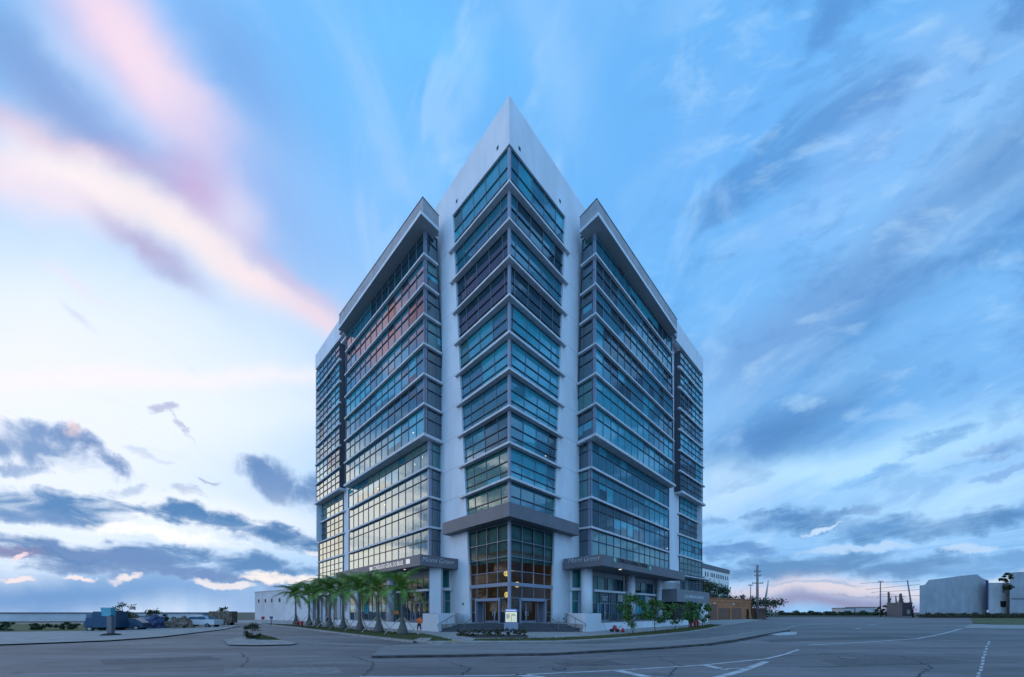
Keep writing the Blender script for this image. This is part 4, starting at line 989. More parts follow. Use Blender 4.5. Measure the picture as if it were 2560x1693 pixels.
gw=dict(d=4,g=4,k=3,m=2)
def blank(FP,x0,x1,z0,z1,off,m='stucco',t=.3,name='wall'):
    a=FP.at(x0,0,off); b=FP.at(x1,0,off); P=[Vector((a.x,a.y,z0)),Vector((b.x,b.y,z0)),Vector((b.x,b.y,z1)),Vector((a.x,a.y,z1))]; wallpoly(name,P,t,FP.n3,M[m])
# left
bay(LF,990,1074,GFO,7.2,5.5,[k/6 for k in range(1,6)],[],dict(d=3,k=3,g=1)); ledge_bar(LF,990,1078,GFO,5.5)
bay(LF,990,1074,GFO,5.2,TZ,[.18,.30,.38,.52,.66,.80,.90],[.38],gw)
blank(LF,988,1080,7.2,8.1,GFO+.02,'soffit')
bay(LF,905,966,GFO,7.2,5.5,[.25,.5,.75],[],dict(d=3,k=3,g=1)); ledge_bar(LF,903,968,GFO,5.5)
bay(LF,905,966,GFO,5.2,TZ,[.12,.3,.45,.62,.8],[.38],gw); blank(LF,903,968,7.2,8.1,GFO+.02,'soffit')
blank(LF,966,991,TZ-.3,8.1,GFO+.1); blank(LF,886,905,TZ-.3,8.1,GFO+.1)
bay(LF,862,888,GFO,5.0,TZ,[.5],[.3],dict(k=4,d=2)); blank(LF,800,888,5.0,8.1,GFO+.05,'ledge')
blank(LF,790,863,.2,5.0,GFO-1.2,'black')
for x in (780,795,812,832,848):
    a=LF.at(x,0,-.6); mb=MB(); mb.box(a.x-.28,a.x+.28,a.y-.28,a.y+.28,0,6.2); mb.build('column',M['ledge'],B)
blank(LF,775,862,5.9,8.2,-.55,'ledge',.5)
roundcol(967,988,LF,-.6,8.1); roundcol(888,899,LF,-.6,8.1)
# white corner piers beside the lobby wall, with slot windows
for FP,RP,xa,xb,s in ((LF,LR,1075,1103,-1),(RF,RR,1453,1481,1)):
    if s<0:
        c=FP.at(1089,0,-.4); D=c.y; r=14*D/F; mb=MB(); mb.box(c.x-r,c.x+r,c.y-.3,c.y+1.2,.3,8.1); mb.build('column',M['stucco'],B)
    else: roundcol(1453,1481,FP,-.55,8.1)
    x0,x1=(1102,1128) if s<0 else (1426,1453)
    yA=46.6
    # wall slab facing the street between pier and lobby wall
    mbx=MB(); X=lambda x,D:(x-CX)/F*D
    D0=49.6
    mbx.box(X(x0-2,D0),X(x1+4,D0),D0,D0+.4,.3,8.1); mbx.build('wall',M['stucco'],B)
    m2=MB(); wx0,wx1=(1104,1123) if s<0 else (1431.5,1451)
    def slot(xx0,xx1,z0,z1,t):
        m2.face([(X(xx0,D0-.03),D0-.03,z0),(X(xx1,D0-.03),D0-.03,z0),(X(xx1,D0-.03),D0-.03,z1),(X(xx0,D0-.03),D0-.03,z1)],t)
    slot(wx0,wx1,zy(1469,D0),8.0,TE['g']); lx0,lx1=(1096.5,1127) if s<0 else (1430.5,1461)
    slot(lx0,lx1,zy(1533,D0),zy(1478,D0),TE['g'])
    g=m2.build('slot_window',M['shop'],B,tint=True,fixn=False)
    for p in g.data.polygons:
        if p.normal.y>0: p.flip()
    fr=MB(); xm=(1105,1113) if s<0 else (1445,1453)
    fr.box(X(xm[0],D0-.06),X(xm[1],D0-.06),D0-.09,D0-.035,zy(1533,D0),zy(1478,D0))
    fr.box(X(lx0,D0),X(lx1,D0),D0-.08,D0-.036,zy(1503.5,D0),zy(1501.5,D0)); fr.build('frame',M['post'],g)
    mb=MB(); l0,l1=(1100,1129) if s<0 else (1426,1455); mb.box(X(l0,D0-.5),X(l1,D0-.5),D0-.5,D0-.002,zy(1476.5,D0-.5),zy(1470.5,D0-.5)); mb.build('ledge',M['stucco'],B)
# right
bay(RF,1481,1561,GFO,7.3,5.45,[.14,.35,.44,.62,.70,.84],[],dict(d=3,c=2,k=2)); ledge_bar(RF,1479,1565,GFO,5.45)
d1=bay(RF,1481,1561,GFO,5.15,TZ,[.13,.21,.48,.55,.75,.88],[.38],gw)
blank(RF,1478,1564,7.3,8.1,GFO+.02,'soffit')
bay(RF,1587,1634,GFO,7.3,5.45,[.3,.55,.8],[],dict(d=3,c=1,k=2)); ledge_bar(RF,1585,1638,GFO,5.45)
bay(RF,1587,1634,GFO,5.15,TZ,[.25,.5,.75],[.38],gw); blank(RF,1585,1637,7.3,8.1,GFO+.02,'soffit')
blank(RF,1560,1588,TZ-.3,8.1,GFO+.1); blank(RF,1633,1700,TZ-.3,8.1,GFO+.1,'fascia')
roundcol(1566,1586,RF,-.6,8.1); roundcol(1641,1656,RF,-.6,8.1)
# louvred vents and glazed double doors
def louvre(FP,x0,x1,z0,z1):
    mb=MB(); a=FP.at(x0,0,GFO+.08); b=FP.at(x1,0,GFO+.08)
    for k in range(7):
        z=lerp(z0,z1,(k+.5)/7); mb.beam(Vector((a.x,a.y,z)),Vector((b.x,b.y,z)),FP.n3,.09,.06)
    for p in (a,b,lerp(a,b,.5)): mb.beam(Vector((p.x,p.y,z0)),Vector((p.x,p.y,z1)),FP.n3,.07,.08)
    mb.build('louvre_vent',M['ledge'],B)
louvre(RF,1546,1560,3.9,5.0); louvre(RF,1613,1628,3.9,5.0)
def shopdoor(FP,x0,x1,z1):
    a=FP.at(x0,TZ,GFO+.09); b=FP.at(x1,TZ,GFO+.09); mb=MB()
    for u in (0,.47,.53,1): p=lerp(a,b,u); mb.beam(p,p+UP*(z1-TZ),FP.n3,.12,.08)
    for z in (.12,z1-TZ): mb.beam(a+UP*z,b+UP*z,FP.n3,.2 if z<1 else .12,.08)
    d=mb.build('shop_door',M['post'],B); mb=MB()
    for u in (.44,.56): p=lerp(a,b,u)+FP.n3*.1; mb.tube([p+UP*.8,p+UP*1.35],.03,6)
    mb.build('handle',M['letw'],d)
shopdoor(RF,1500,1523,3.55); shopdoor(LF,1027,1050,3.55)
text_on(B,'CONSULATE GENERAL',RF.pix(1501,1493.5,GFO+.05),RF.pix(1520,1494.5,GFO+.05),RF.n3,.16,M['letw'],name='door_lettering')
text_on(B,'OF BRAZIL',RF.pix(1506,1497.5,GFO+.05),RF.pix(1516,1498,GFO+.05),RF.n3,.16,M['letw'],name='door_lettering')
text_on(B,'PASSPORTS',RF.pix(1503.5,1501.5,GFO+.05),RF.pix(1518,1502.3,GFO+.05),RF.n3,.16,M['letw'],name='door_lettering')
text_on(B,'CONSULADO-GERAL',LF.pix(1029,1500,GFO+.05),LF.pix(1048,1499,GFO+.05),LF.n3,.16,M['letw'],name='door_lettering')
text_on(B,'DO BRASIL',LF.pix(1033.5,1504,GFO+.05),LF.pix(1044,1503.4,GFO+.05),LF.n3,.16,M['letw'],name='door_lettering')
# garage entrance box at far right
GB=Pl((28.4,62),(41,75)); GL=Pl((28.4,62),(26.6,64.2))
a=Vector((28.4,62,0)); b=Vector((41.2,75.2,0)); c=Vector((26.7,64.0,0))
gbx=canopy([c,a,b],[b+Vector((-3,3,0)),Vector((28,68,0))],6.3,4.1,'garage_canopy','ledge')
for o in (gbx,): o.data.materials[0]=mat('garage_panel_grey',(.17,.18,.20),.6,.05,1)
text_on(gbx,'3155 PARKING GARAGE',GB.pix(1711,1495),GB.pix(1759,1498.5),GB.n3,.55,M['letw'])
mb=MB(); mb.hexa([(28.9,63.6,.1),(36.5,71.2,.1),(36.5,71.2,4.1),(28.9,63.6,4.1)],[(28.2,64.3,.1),(35.8,71.9,.1),(35.8,71.9,4.1),(28.2,64.3,4.1)]); mb.build('garage_opening',M['black'],B)
mb=MB(); mb.hexa([(36.6,70.9,.1),(41.0,75.3,.1),(41.0,75.3,4.1),(36.6,70.9,4.1)],[(36.1,71.4,.1),(40.5,75.8,.1),(40.5,75.8,4.1),(36.1,71.4,4.1)]); mb.build('wall',M['stucco'],B)
bay(RF,1702,1755,-1.35,10.4,6.9,[k/6 for k in range(1,6)],[.5],dict(c=3,d=3,k=1),name='window')

# lobby -----------------------------------------------------------------------
LZ=.92
rowsA=[1321,1349.7,1391.8,1426.3,1457,1464.5,1494.2]; rowsO=[1340,1370.8,1405.2,1438.7,1464.5,1472.2,1499]
for pl,xo,s in ((CL,1171,-1),(CR,1384,1)):
    og=pl.at(xo,0,GO); ag=ap_g
    Do=og.y; Da=ag.y
    zA=[zy(y,Da) for y in rowsA]; zO=[zy(y,Do) for y in rowsO]
    zr=[(zA[i]+zO[i])/2 for i in range(7)]; zr[0]=12.6
    def pt(u,z): p=lerp(og,Vector((ag.x,ag.y,0)),u); return Vector((p.x,p.y,z))
    mb=MB(); fr=MB()
    us=[0,.24,.49,.745,1]
    for a_,b_ in ((0,1),(1,2),(2,3),(3,4),(5,6)):
        for k in range(4): mb.face([pt(us[k],zr[a_]),pt(us[k+1],zr[a_]),pt(us[k+1],zr[b_]),pt(us[k],zr[b_])])
    mb.face([pt(0,zr[6]),pt(.21,zr[6]),pt(.21,LZ),pt(0,LZ)]); mb.face([pt(.80,zr[6]),pt(1,zr[6]),pt(1,LZ),pt(.80,LZ)])
    g=mb.build('lobby_window',M['clear'],B,fixn=False)
    for p in g.data.polygons:
        if p.normal.dot(pl.n3)<0: p.flip()
    n=pl.n3
    for u in us[1:-1]: fr.beam(pt(u,zr[6]),pt(u,zr[0]),n,.09,.14)
    for i in (0,1,2,3,6): fr.beam(pt(0,zr[i]),pt(1,zr[i]),n,.09,.16)
    for u in (.0,.21,.80): fr.beam(pt(u,LZ),pt(u,zr[6]),n,.12,.16)
    fr.beam(pt(0,(zr[6]+LZ)/2-.2),pt(.21,(zr[6]+LZ)/2-.2),n,.07,.14); fr.beam(pt(.80,(zr[6]+LZ)/2),pt(1,(zr[6]+LZ)/2),n,.07,.14)
    fr.beam(pt(0,LZ+.06),pt(.21,LZ+.06),n,.12,.16); fr.beam(pt(.80,LZ+.06),pt(1,LZ+.06),n,.12,.16); fr.beam(pt(0,LZ),pt(0,zr[0]),n,.16,.18)
    fr.build('frame',M['mull'],g)
    mb=MB(); mb.beam(pt(0,(zr[4]+zr[5])/2)+n*.06,pt(1,(zr[4]+zr[5])/2)+n*.06,n,zr[4]-zr[5]+.05,.3); mb.build('transom_band',M['post'],B)
    # door recess
    dz=zr[6]-.25; rec=.95
    pa,pb=pt(.22,0),pt(.79,0); mb=MB(); mb.beam(pa+UP*LZ,pa+UP*(dz+.3),n,.22,.34); mb.beam(pb+UP*LZ,pb+UP*(dz+.3),n,.22,.34); mb.beam(pt(.20,dz+.1),pt(.81,dz+.1),n,.34,.34)
    mb.build('door_surround',M['post'],B)
    mb=MB()
    for p in (pa,pb): q=[p+UP*LZ,p+UP*dz,p+UP*dz-n*rec,p+UP*LZ-n*rec]; mb.hexa(q,[v+pl.d3*.05 for v in q])
    q=[pa+UP*dz,pb+UP*dz,pb+UP*dz-n*rec,pa+UP*dz-n*rec]; mb.hexa(q,[v+UP*.05 for v in q]); mb.build('door_recess',M['mull'],B)
    dr=MB(); gl=MB()
    u0=.36; ws=[.30,.50,.54,.74]
    def dpnt(u,z): return pt(u,z)-n*rec
    for (ua,ub) in ((.30,.52),(.535,.755)):
        for u in (ua,ub): dr.beam(dpnt(u,LZ),dpnt(u,dz-.05),n,.11,.08)
        dr.beam(dpnt(ua,LZ+.14),dpnt(ub,LZ+.14),n,.28,.08); dr.beam(dpnt(ua,dz-.08),dpnt(ub,dz-.08),n,.14,.08)
        gl.face([dpnt(ua,LZ),dpnt(ub,LZ),dpnt(ub,dz),dpnt(ua,dz)])
    dr.beam(dpnt(.235,LZ),dpnt(.235,dz),n,.35,.08)
    d=dr.build('entrance_door',M['post'],B); dg_=gl.build('door_glass',M['clear'],d,fixn=False)
    for p in dg_.data.polygons:
        if p.normal.dot(pl.n3)<0: p.flip()
    mb=MB()
    for u in (.50,.56): p=dpnt(u,LZ)+n*.12; mb.tube([p+UP*.85,p+UP*1.45],.035,6)
    mb.build('handle',M['letw'],d)
# lobby interior
mb=MB(); i1=meet(CL,-6.2,CR,-6.2); 
Lw=CL.at(1168,0,-.5); Rw=CR.at(1388,0,-.5); Lb=Lw-CL.n3*5.5; Rb=Rw-CR.n3*5.5
mb.hexa([(Lb.x,Lb.y,LZ-.1),(i1.x,i1.y,LZ-.1),(i1.x,i1.y,14),(Lb.x,Lb.y,14)],[(Lb.x,Lb.y+.3,LZ-.1),(i1.x,i1.y+.3,LZ-.1),(i1.x,i1.y+.3,14),(Lb.x,Lb.y+.3,14)])
mb.hexa([(i1.x,i1.y,LZ-.1),(Rb.x,Rb.y,LZ-.1),(Rb.x,Rb.y,14),(i1.x,i1.y,14)],[(i1.x,i1.y+.3,LZ-.1),(Rb.x,Rb.y+.3,LZ-.1),(Rb.x,Rb.y+.3,14),(i1.x,i1.y+.3,14)])
for P0,P1 in ((Lw,Lb),(Rw,Rb)): mb.hexa([(P0.x,P0.y,LZ-.1),(P1.x,P1.y,LZ-.1),(P1.x,P1.y,14),(P0.x,P0.y,14)],[(P0.x,P0.y+.2,LZ-.1),(P1.x,P1.y+.2,LZ-.1),(P1.x,P1.y+.2,14),(P0.x,P0.y+.2,14)])
mb.build('lobby_wall',M['brown'],B)
mb=MB(); ag=meet(CL,-.4,CR,-.4); q=[Lw,ag,Rw,Rb,i1,Lb]
mb.hexa([Vector((p.x,p.y,9.2)) for p in q],[Vector((p.x,p.y,9.5)) for p in q]); mb.build('lobby_ceiling',M['brown'],B)
# green blinds in the upper lobby panes
for pl,s in ((CL,-1),(CR,1)):
    mb=MB(); og=pl.at(1171 if s<0 else 1384,0,-.55); ag2=meet(CL,-.55,CR,-.55)
    for k in range(4):
        for (z0,z1) in (((9.55,12.7)),(8.3,9.15)):
            p=lerp(og,Vector((ag2.x,ag2.y,0)),k/4+.02); q=lerp(og,Vector((ag2.x,ag2.y,0)),(k+1)/4-.02); mb.face([(p.x,p.y,z0),(q.x,q.y,z0),(q.x,q.y,z1),(p.x,p.y,z1)])
    mb.build('blind',mat('green_blind',(.10,.30,.28),.8,.15,1),B)
# pendant lamps of curved slats
def pendant(x,y,D,r):
    r*=.72; c=dp(x,y,D); o=empty('pendant_lamp',c,'round slatted glowing pendant lamp hanging in the lobby, '+('upper' if y<1460 else 'lower')+(' left one' if x<1275 else ' right one'),'lamp','pendant lamps in the lobby')
    mb=MB()
    for k in range(8):
        a=math.pi*2*k/8; mb.tube([c+Vector((math.cos(a)*r*math.sin(t),math.sin(a)*r*math.sin(t),r*1.1*math.cos(t))) for t in [.35+.3*i for i in range(9)]],.035,5)
    mb.build('slat',M['lamp'],o); mb=MB(); mb.tube([c+UP*r,c+UP*(9.2-c.z)],.015,5); mb.build('cord',M['dark'],o)
    mb=MB(); mb.tube([c-UP*.3,c+UP*.3],.10,8); mb.build('bulb',M['lamp'],o)
pendant(1266,1434,43.2,.42); pendant(1267.5,1487,43.2,.42); pendant(1293,1462,44.6,.42)
ll=bpy.data.lights.new('lobby_glow','POINT'); ll.energy=150; ll.color=(1,.62,.25); ll.shadow_soft_size=.5
lo=bpy.data.objects.new('lobby_glow',ll); COL.objects.link(lo); lo.location=(-.2,44.5,6.5)

# ------------------------------------------------------------------ steps, terrace, rails
SR=.92/6
st=empty('front_steps',(0,40,0),'wide dark stone steps up to the lobby doors','steps')
for i in range(6):
    hw=7.75-i*.22; y0=39.0+i*.42; mb=MB(); mb.box(-hw-.15,hw-.15,y0,y0+.5 if i<5 else 44,-.05,SR*(i+1)); mb.build('step',M['floor'],st)
    mb=MB(); mb.box(-hw-.15,hw-.15,y0-.012,y0+.03,SR*(i+1)-.015,SR*(i+1)+.006); mb.build('nosing',M['canopy'],st)
mb=MB(); mb.face([(-7,41.5,.915),(7,41.5,.915),(9.5,50,.915),(0,46,.915),(-9.5,50,.915)]); mb.build('landing',M['floor'],st)
for s,nm in ((-1,'left'),(1,'right')):
    t=empty('terrace',(s*18,52,0),'white terrace base with low wall in front of the %s wing'%nm,'terrace','terraces beside the steps')
    a=Vector((s*8.05,39.35,0)); b=Vector((s*6.75,42.3,0)); d=Vector((s*.707,.707,0)); e=a+d*31.5
    # plinth beside the steps
    P=[a,b,b+Vector((s*.2,5.5,0)),a+Vector((s*2.2,2.0,0))]
    mb=MB(); mb.hexa([Vector((p.x,p.y,-.1)) for p in P],[Vector((p.x,p.y,2.13)) for p in P]); mb.build('plinth',M['stucco'],t)
    a2=a+d*.02
    n=Vector((-s*.707,.707,0))
    P=[a2,e,e+n*.3,a2+n*.3]; mb=MB(); mb.hexa([Vector((p.x,p.y,-.1)) for p in P],[Vector((p.x,p.y,1.0)) for p in P]); mb.build('low_wall',M['stucco'],t)
    P=[a2+n*.3,e+n*.3,e+n*12,a2+n*9]; mb=MB(); mb.hexa([Vector((p.x,p.y,.5)) for p in P],[Vector((p.x,p.y,TZ)) for p in P]); mb.build('terrace_floor',M['conc'],t)
    # railing
    rl=empty('railing',tuple(a+d*12+UP),'grey horizontal-bar railing along the %s terrace'%nm,'railing','terrace railings')
    r0=a+d*1.2+n*.5 if s<0 else a+d*1.2+n*.5; r1=a+d*(24 if s<0 else 20)+n*.5
    mb=MB()
    for k in range(8): z=1.05+k*.155; mb.tube([r0+UP*z,r1+UP*z],.018 if k<7 else .03,5)
    mb.build('bar',M['rail'],rl)
    L_=(r1-r0).length; nn=int(L_/2.3)
    for k in range(nn+1): p=lerp(r0,r1,k/nn); mb=MB(); mb.box(p.x-.035,p.x+.035,p.y-.035,p.y+.035,TZ,2.2); mb.build('post',M['rail'],rl)
def handrail(px, posts, loc, label):
    """px: (x,y,D) polyline; posts: (x, ytop, D, zbot)"""
    P=[dp(*p) for p in px]; o=empty('handrail',tuple(P[0]),label,'handrail','handrails at the front steps')
    mb=MB(); mb.tube(P,.035,8); mb.build('rail',M['rail'],o)
    for x,y,D,zb in posts: p=dp(x,y,D); mb=MB(); mb.tube([Vector((p.x,p.y,zb)),p],.032,8); mb.build('post',M['rail'],o)
handrail([(1099,1568,38.9),(1094,1567,38.9),(1093,1563,38.9),(1097,1560.5,38.9),(1117,1549,39.9),(1131,1540,41.2),(1138,1539.5,41.8),(1140,1541,41.9),(1140,1559,42)],[(1097.6,1561,38.9,0),(1117,1549.5,39.9,.3)],0,'handrail against the white plinth left of the steps')
handrail([(1459,1566,38.9),(1464.5,1565,38.9),(1465,1562,38.9),(1462,1559,38.9),(1438,1546,39.9),(1424,1538,41.2),(1418,1537,41.8),(1416,1539,41.9),(1416,1559,42)],[(1462.5,1560,38.9,0),(1438,1546.5,39.9,.3)],0,'handrail against the white plinth right of the steps')
handrail([(1160.5,1560,38.9),(1168,1554,39.5),(1182,1543,41.5)],[(1160.5,1560,38.9,0),(1175.5,1548.5,40.4,.5)],0,'free-standing handrail on the left part of the steps')
handrail([(1396,1560,38.9),(1384,1550,40.2),(1366,1536,41.8)],[(1396,1560,38.9,0),(1381,1548,40.5,.5),(1366,1536,41.8,.9)],0,'free-standing handrail on the right part of the steps')
# wall lamp / keypads
for x,y,pl in ((1158,1510,CL),(1409,1547,CR)):
    c=pl.pix(x,y,.03); mb=MB(); mb.obox(c-UP*.15,(pl.d.x,pl.d.y),.2,.2,.3); o=mb.build('wall_light' ,M['rail'],B)
# lit directory sign
sg=empty('directory_sign',(-.1,38.3,0),'lit cream tenant directory sign on grey base before the steps','sign')
X=lambda x,D:(x-CX)/F*D
D=38.0
mb=MB(); mb.box(X(1260,D),X(1295.3,D),D,D+.5,-.05,1.13); mb.build('base',M['post'],sg)
mb=MB(); mb.box(X(1262.5,D),X(1293,D),D+.12,D+.38,1.13,2.62); mb.build('cabinet',M['post'],sg)
mb=MB(); mb.box(X(1264,D),X(1291.5,D),D+.10,D+.118,1.24,2.29); mb.build('lit_panel',M['lit'],sg)
mb=MB(); mb.box(X(1263.5,D),X(1292,D),D+.10,D+.118,2.36,2.58); mb.build('header',M['blue'],sg)
text_on(sg,'Miami Green',Vector((X(1266,D),D+.10,2.41)),Vector((X(1289.5,D),D+.10,2.41)),(0,-1,0),.13,M['litw'],off=.008)
text_on(sg,'3150 SW 38 AVE',Vector((X(1266.5,D),D+.10,2.14)),Vector((X(1289,D),D+.10,2.14)),(0,-1,0),.09,M['letd'],off=.004)
mb=MB()
for k in range(11):
    z=2.05-k*.075
    mb.box(X(1265,D),X(1290.5,D),D+.092,D+.0985,z-.010,z+.010)
    if k<7: mb.box(X(1265.5,D),X(1265.5+random.uniform(6,12),D),D+.090,D+.0975,z+.022,z+.044)
    if k<3: mb.box(X(1280,D),X(1280+random.uniform(6,9),D),D+.090,D+.0975,z+.022,z+.044)
mb.box(X(1278.2,D),X(1278.7,D),D+.091,D+.098,1.26,2.1)
mb.build('directory_lines',M['letd'],sg)

# ------------------------------------------------------------------ vegetation
def frond_mesh(L_, droop, seed, m):
    rnd=random.Random(seed); mb=MB(); pts=[]; n=14
    for i in range(n+1):
        t=i/n; pts.append(Vector((L_*(t-.12*t*t*droop), 0, L_*(.62*t-(.55+.55*droop)*t*t))))
    mb.tube(pts,[.03*(1-.8*i/n) for i in range(n+1)],4,False)
    K=52
    for k in range(K):
        t=.10+.90*k/(K-1); f=t*n; i=min(int(f),n-1); p=lerp(pts[i],pts[i+1],f-i); tg=(pts[i+1]-pts[i]).normalized()
        ln=L_*.30*math.sin(math.pi*min(1,(t*.86+.10)))**.6*rnd.uniform(.8,1.15)
        for s in (-1,1):
            sd=Vector((0,s,0)); out=(sd*.8+tg*.55+Vector((0,0,rnd.uniform(-.15,.35)))).normalized()
            q=p+out*ln*.5; e=q+(out*.55+Vector((0,0,-.75))).normalized()*ln*.55+Vector((rnd.uniform(-.05,.05),0,0))
            w=tg*.021
            mb.face([p-w,p+w,q+w*.9,q-w*.9]); mb.face([q-w*.9,q+w*.9,e])
    me_o=mb.build('frond',m,None,fixn=False); me=me_o.data; bpy.data.objects.remove(me_o); return me
fm=[frond_mesh(2.7,.5,1,M['palm1']),frond_mesh(2.5,.9,2,M['palm1']),frond_mesh(2.3,1.4,3,M['palm1']),frond_mesh(2.2,1.7,4,M['palm2'])]
def palm(bx,by,top,scale,lab,seed,brace=True):
    rnd=random.Random(seed); b=gp(bx,by,KZ); D=b.y; zt=zy(top,D)
    o=empty('palm_tree',tuple(b),lab,'palm','palms along the left wing')
    mb=MB(); h=zt-b.z; sway=rnd.uniform(-.1,.1)
    pr=[(-.02,.50),(.15,.53),(.4,.47),(.7,.35),(1.0,.24),(1.3,.17),(1.8,.135),(2.4,.12),(h*.85,.12),(h,.10)]
    mb.tube([b+Vector((sway*z/h,0,z)) for z,r in pr],[r*(.9+.1*scale) for z,r in pr],14); mb.build('trunk',M['trunk'],o)
    mb=MB(); mb.tube([b+Vector((sway,0,h-.1)),b+Vector((sway,0,h+.75*scale))],[.13,.05],8); mb.build('crownshaft',M['palm1'],o)
    n=18
    for k in range(n):
        a=2*math.pi*k/n*2.4+rnd.uniform(-.25,.25); t=k/n
        f=bpy.data.objects.new('frond',fm[0 if t<.4 else 1 if t<.7 else 2 if t<.88 else 3]); COL.objects.link(f); f.parent=o
        f.location=(sway,0,h+.30-.25*t+.35*(1-t)*scale)
        pitch=-lerp(84,-4,t)+rnd.uniform(-9,9)
        # a steady breeze from the right pushes the crown left
        d=Vector((math.cos(a),math.sin(a))); a2=math.atan2(d.y,d.x-rnd.uniform(.12,.34))
        f.rotation_euler=(rnd.uniform(-.25,.25),R(pitch*.72),a2); f.scale=[scale*rnd.uniform(.95,1.28)]*3
    if brace:
        for k,a in enumerate((rnd.uniform(3.3,3.7),rnd.uniform(5.6,6.1),rnd.uniform(1.2,1.9))):
            mb=MB(); e=b+Vector((math.cos(a)*1.75,math.sin(a)*1.2,0)); q=b+Vector((math.cos(a)*.2,math.sin(a)*.2,1.6)); mb.beam(e,q,Vector((math.sin(a),-math.cos(a),0)),.075,.05); mb.build('brace',M['wood'],o)
pl_list=[(1006,1586,1487,1.0,'nearest palm, right end of the row beside the steps'),(946,1580.5,1488,.98,'second palm from the right end of the row'),(900,1577,1486,1.08,'third palm from the right in the row, beneath the cream sign panel'),
 (858,1572.5,1490,1.05,'fourth palm from the right, left of the round white column'),(824,1569,1489,1.05,'palm fifth from the right in the row, in front of the garage posts'),(794.6,1566,1495,1.05,'third palm from the far left end of the row'),
 (772.7,1563,1494,1.12,'second palm from the far left end of the row'),(739.8,1561,1496,1.15,'farthest palm, left end of the row before the white warehouse')]
for i,(a,b,c,d,e) in enumerate(pl_list): palm(a,b,c,d,e,i+11)

def tree(name,base,h,cr,cz,seed,label,cat='tree',group=None,nleaf=1500,lm='leaf',ls=.10,clumps=16,sx=1,gap=.5,tr=.05,sphere=False,uz=1.):
    rnd=random.Random(seed); b=Vector(base); o=empty(name,tuple(b),label,cat,group)
    mb=MB(); top=b+Vector((rnd.uniform(-.1,.1)*h*.3,rnd.uniform(-.1,.1)*h*.2,h*.86)); mid=lerp(b,top,.5)+Vector((rnd.uniform(-.04,.04)*h,0,0))
    mb.tube([b-UP*.05,mid,top],[tr,tr*.7,tr*.25],8)
    cs=[]
    for k in range(clumps):
        a=rnd.uniform(0,6.28); z=rnd.uniform(-1,1); rr=math.sqrt(max(0,1-z*z))*rnd.uniform(.45,1.05)
        c=b+Vector((math.cos(a)*rr*cr*sx,math.sin(a)*rr*cr,cz+z*cr*uz)); cs.append((c,rnd.uniform(.16,.38)*cr))
        st_=lerp(b,top,max(.25,min(.95,(c.z-b.z)/h*.75))); mb.tube([st_,lerp(st_,c,.5)+UP*.03*h,c],[tr*.4,tr*.25,tr*.1],5,False)
    mb.build('trunk',M['bark'],o)
    lf=MB()
    for k in range(nleaf):
        c,r=cs[rnd.randrange(len(cs))]; v=Vector((rnd.gauss(0,1),rnd.gauss(0,1),rnd.gauss(0,.8)))*r*.6; p=c+v
        u=Vector((rnd.uniform(-1,1),rnd.uniform(-1,1),rnd.uniform(-1,1))).normalized(); w=u.cross(Vector((rnd.uniform(-1,1),rnd.uniform(-1,1),rnd.uniform(-1,1)))).normalized(); s=ls*rnd.uniform(.6,1.3)
        lf.face([p-u*s,p+w*s*.55,p+u*s,p-w*s*.55])
    lf.build('crown',M[lm],o,fixn=False); return o
for i,(x,y,tp,lab,nl) in enumerate([(1582,1584.5,1493,'nearest young street tree, right of the red fuel can',1700),(1638,1581,1505,'second young street tree from the steps',1600),(1687,1574,1511,'small grey-green young tree, third from the steps',600),(1722,1569,1507,'young street tree behind the red standpipes',1300),(1756,1566.5,1510,'last young street tree, beside the garage wall',1300)]):
    b=gp(x,y,KZ); h=zy(tp,b.y)-b.z; tree('street_tree',b,h,h*.37,h*.62,50+i,lab,group='young trees on the right verge',nleaf=nl,ls=.125 if i<3 else .15,clumps=15,tr=.045)
for i in range(13):
    x=1152+i*12.9+random.uniform(-2,2); b=gp(x,1590.3+random.uniform(-.8,.8),KZ)
    tree('shrub',b,.5,.30,.30,80+i,'low shrub in the bed before the steps, '+['first','second','third','fourth','fifth','sixth','seventh','eighth','ninth','tenth','eleventh','twelfth','thirteenth'][i]+' from the left','shrub','low shrubs before the steps',nleaf=420,lm='shrubm',ls=.055,clumps=11,tr=.012)

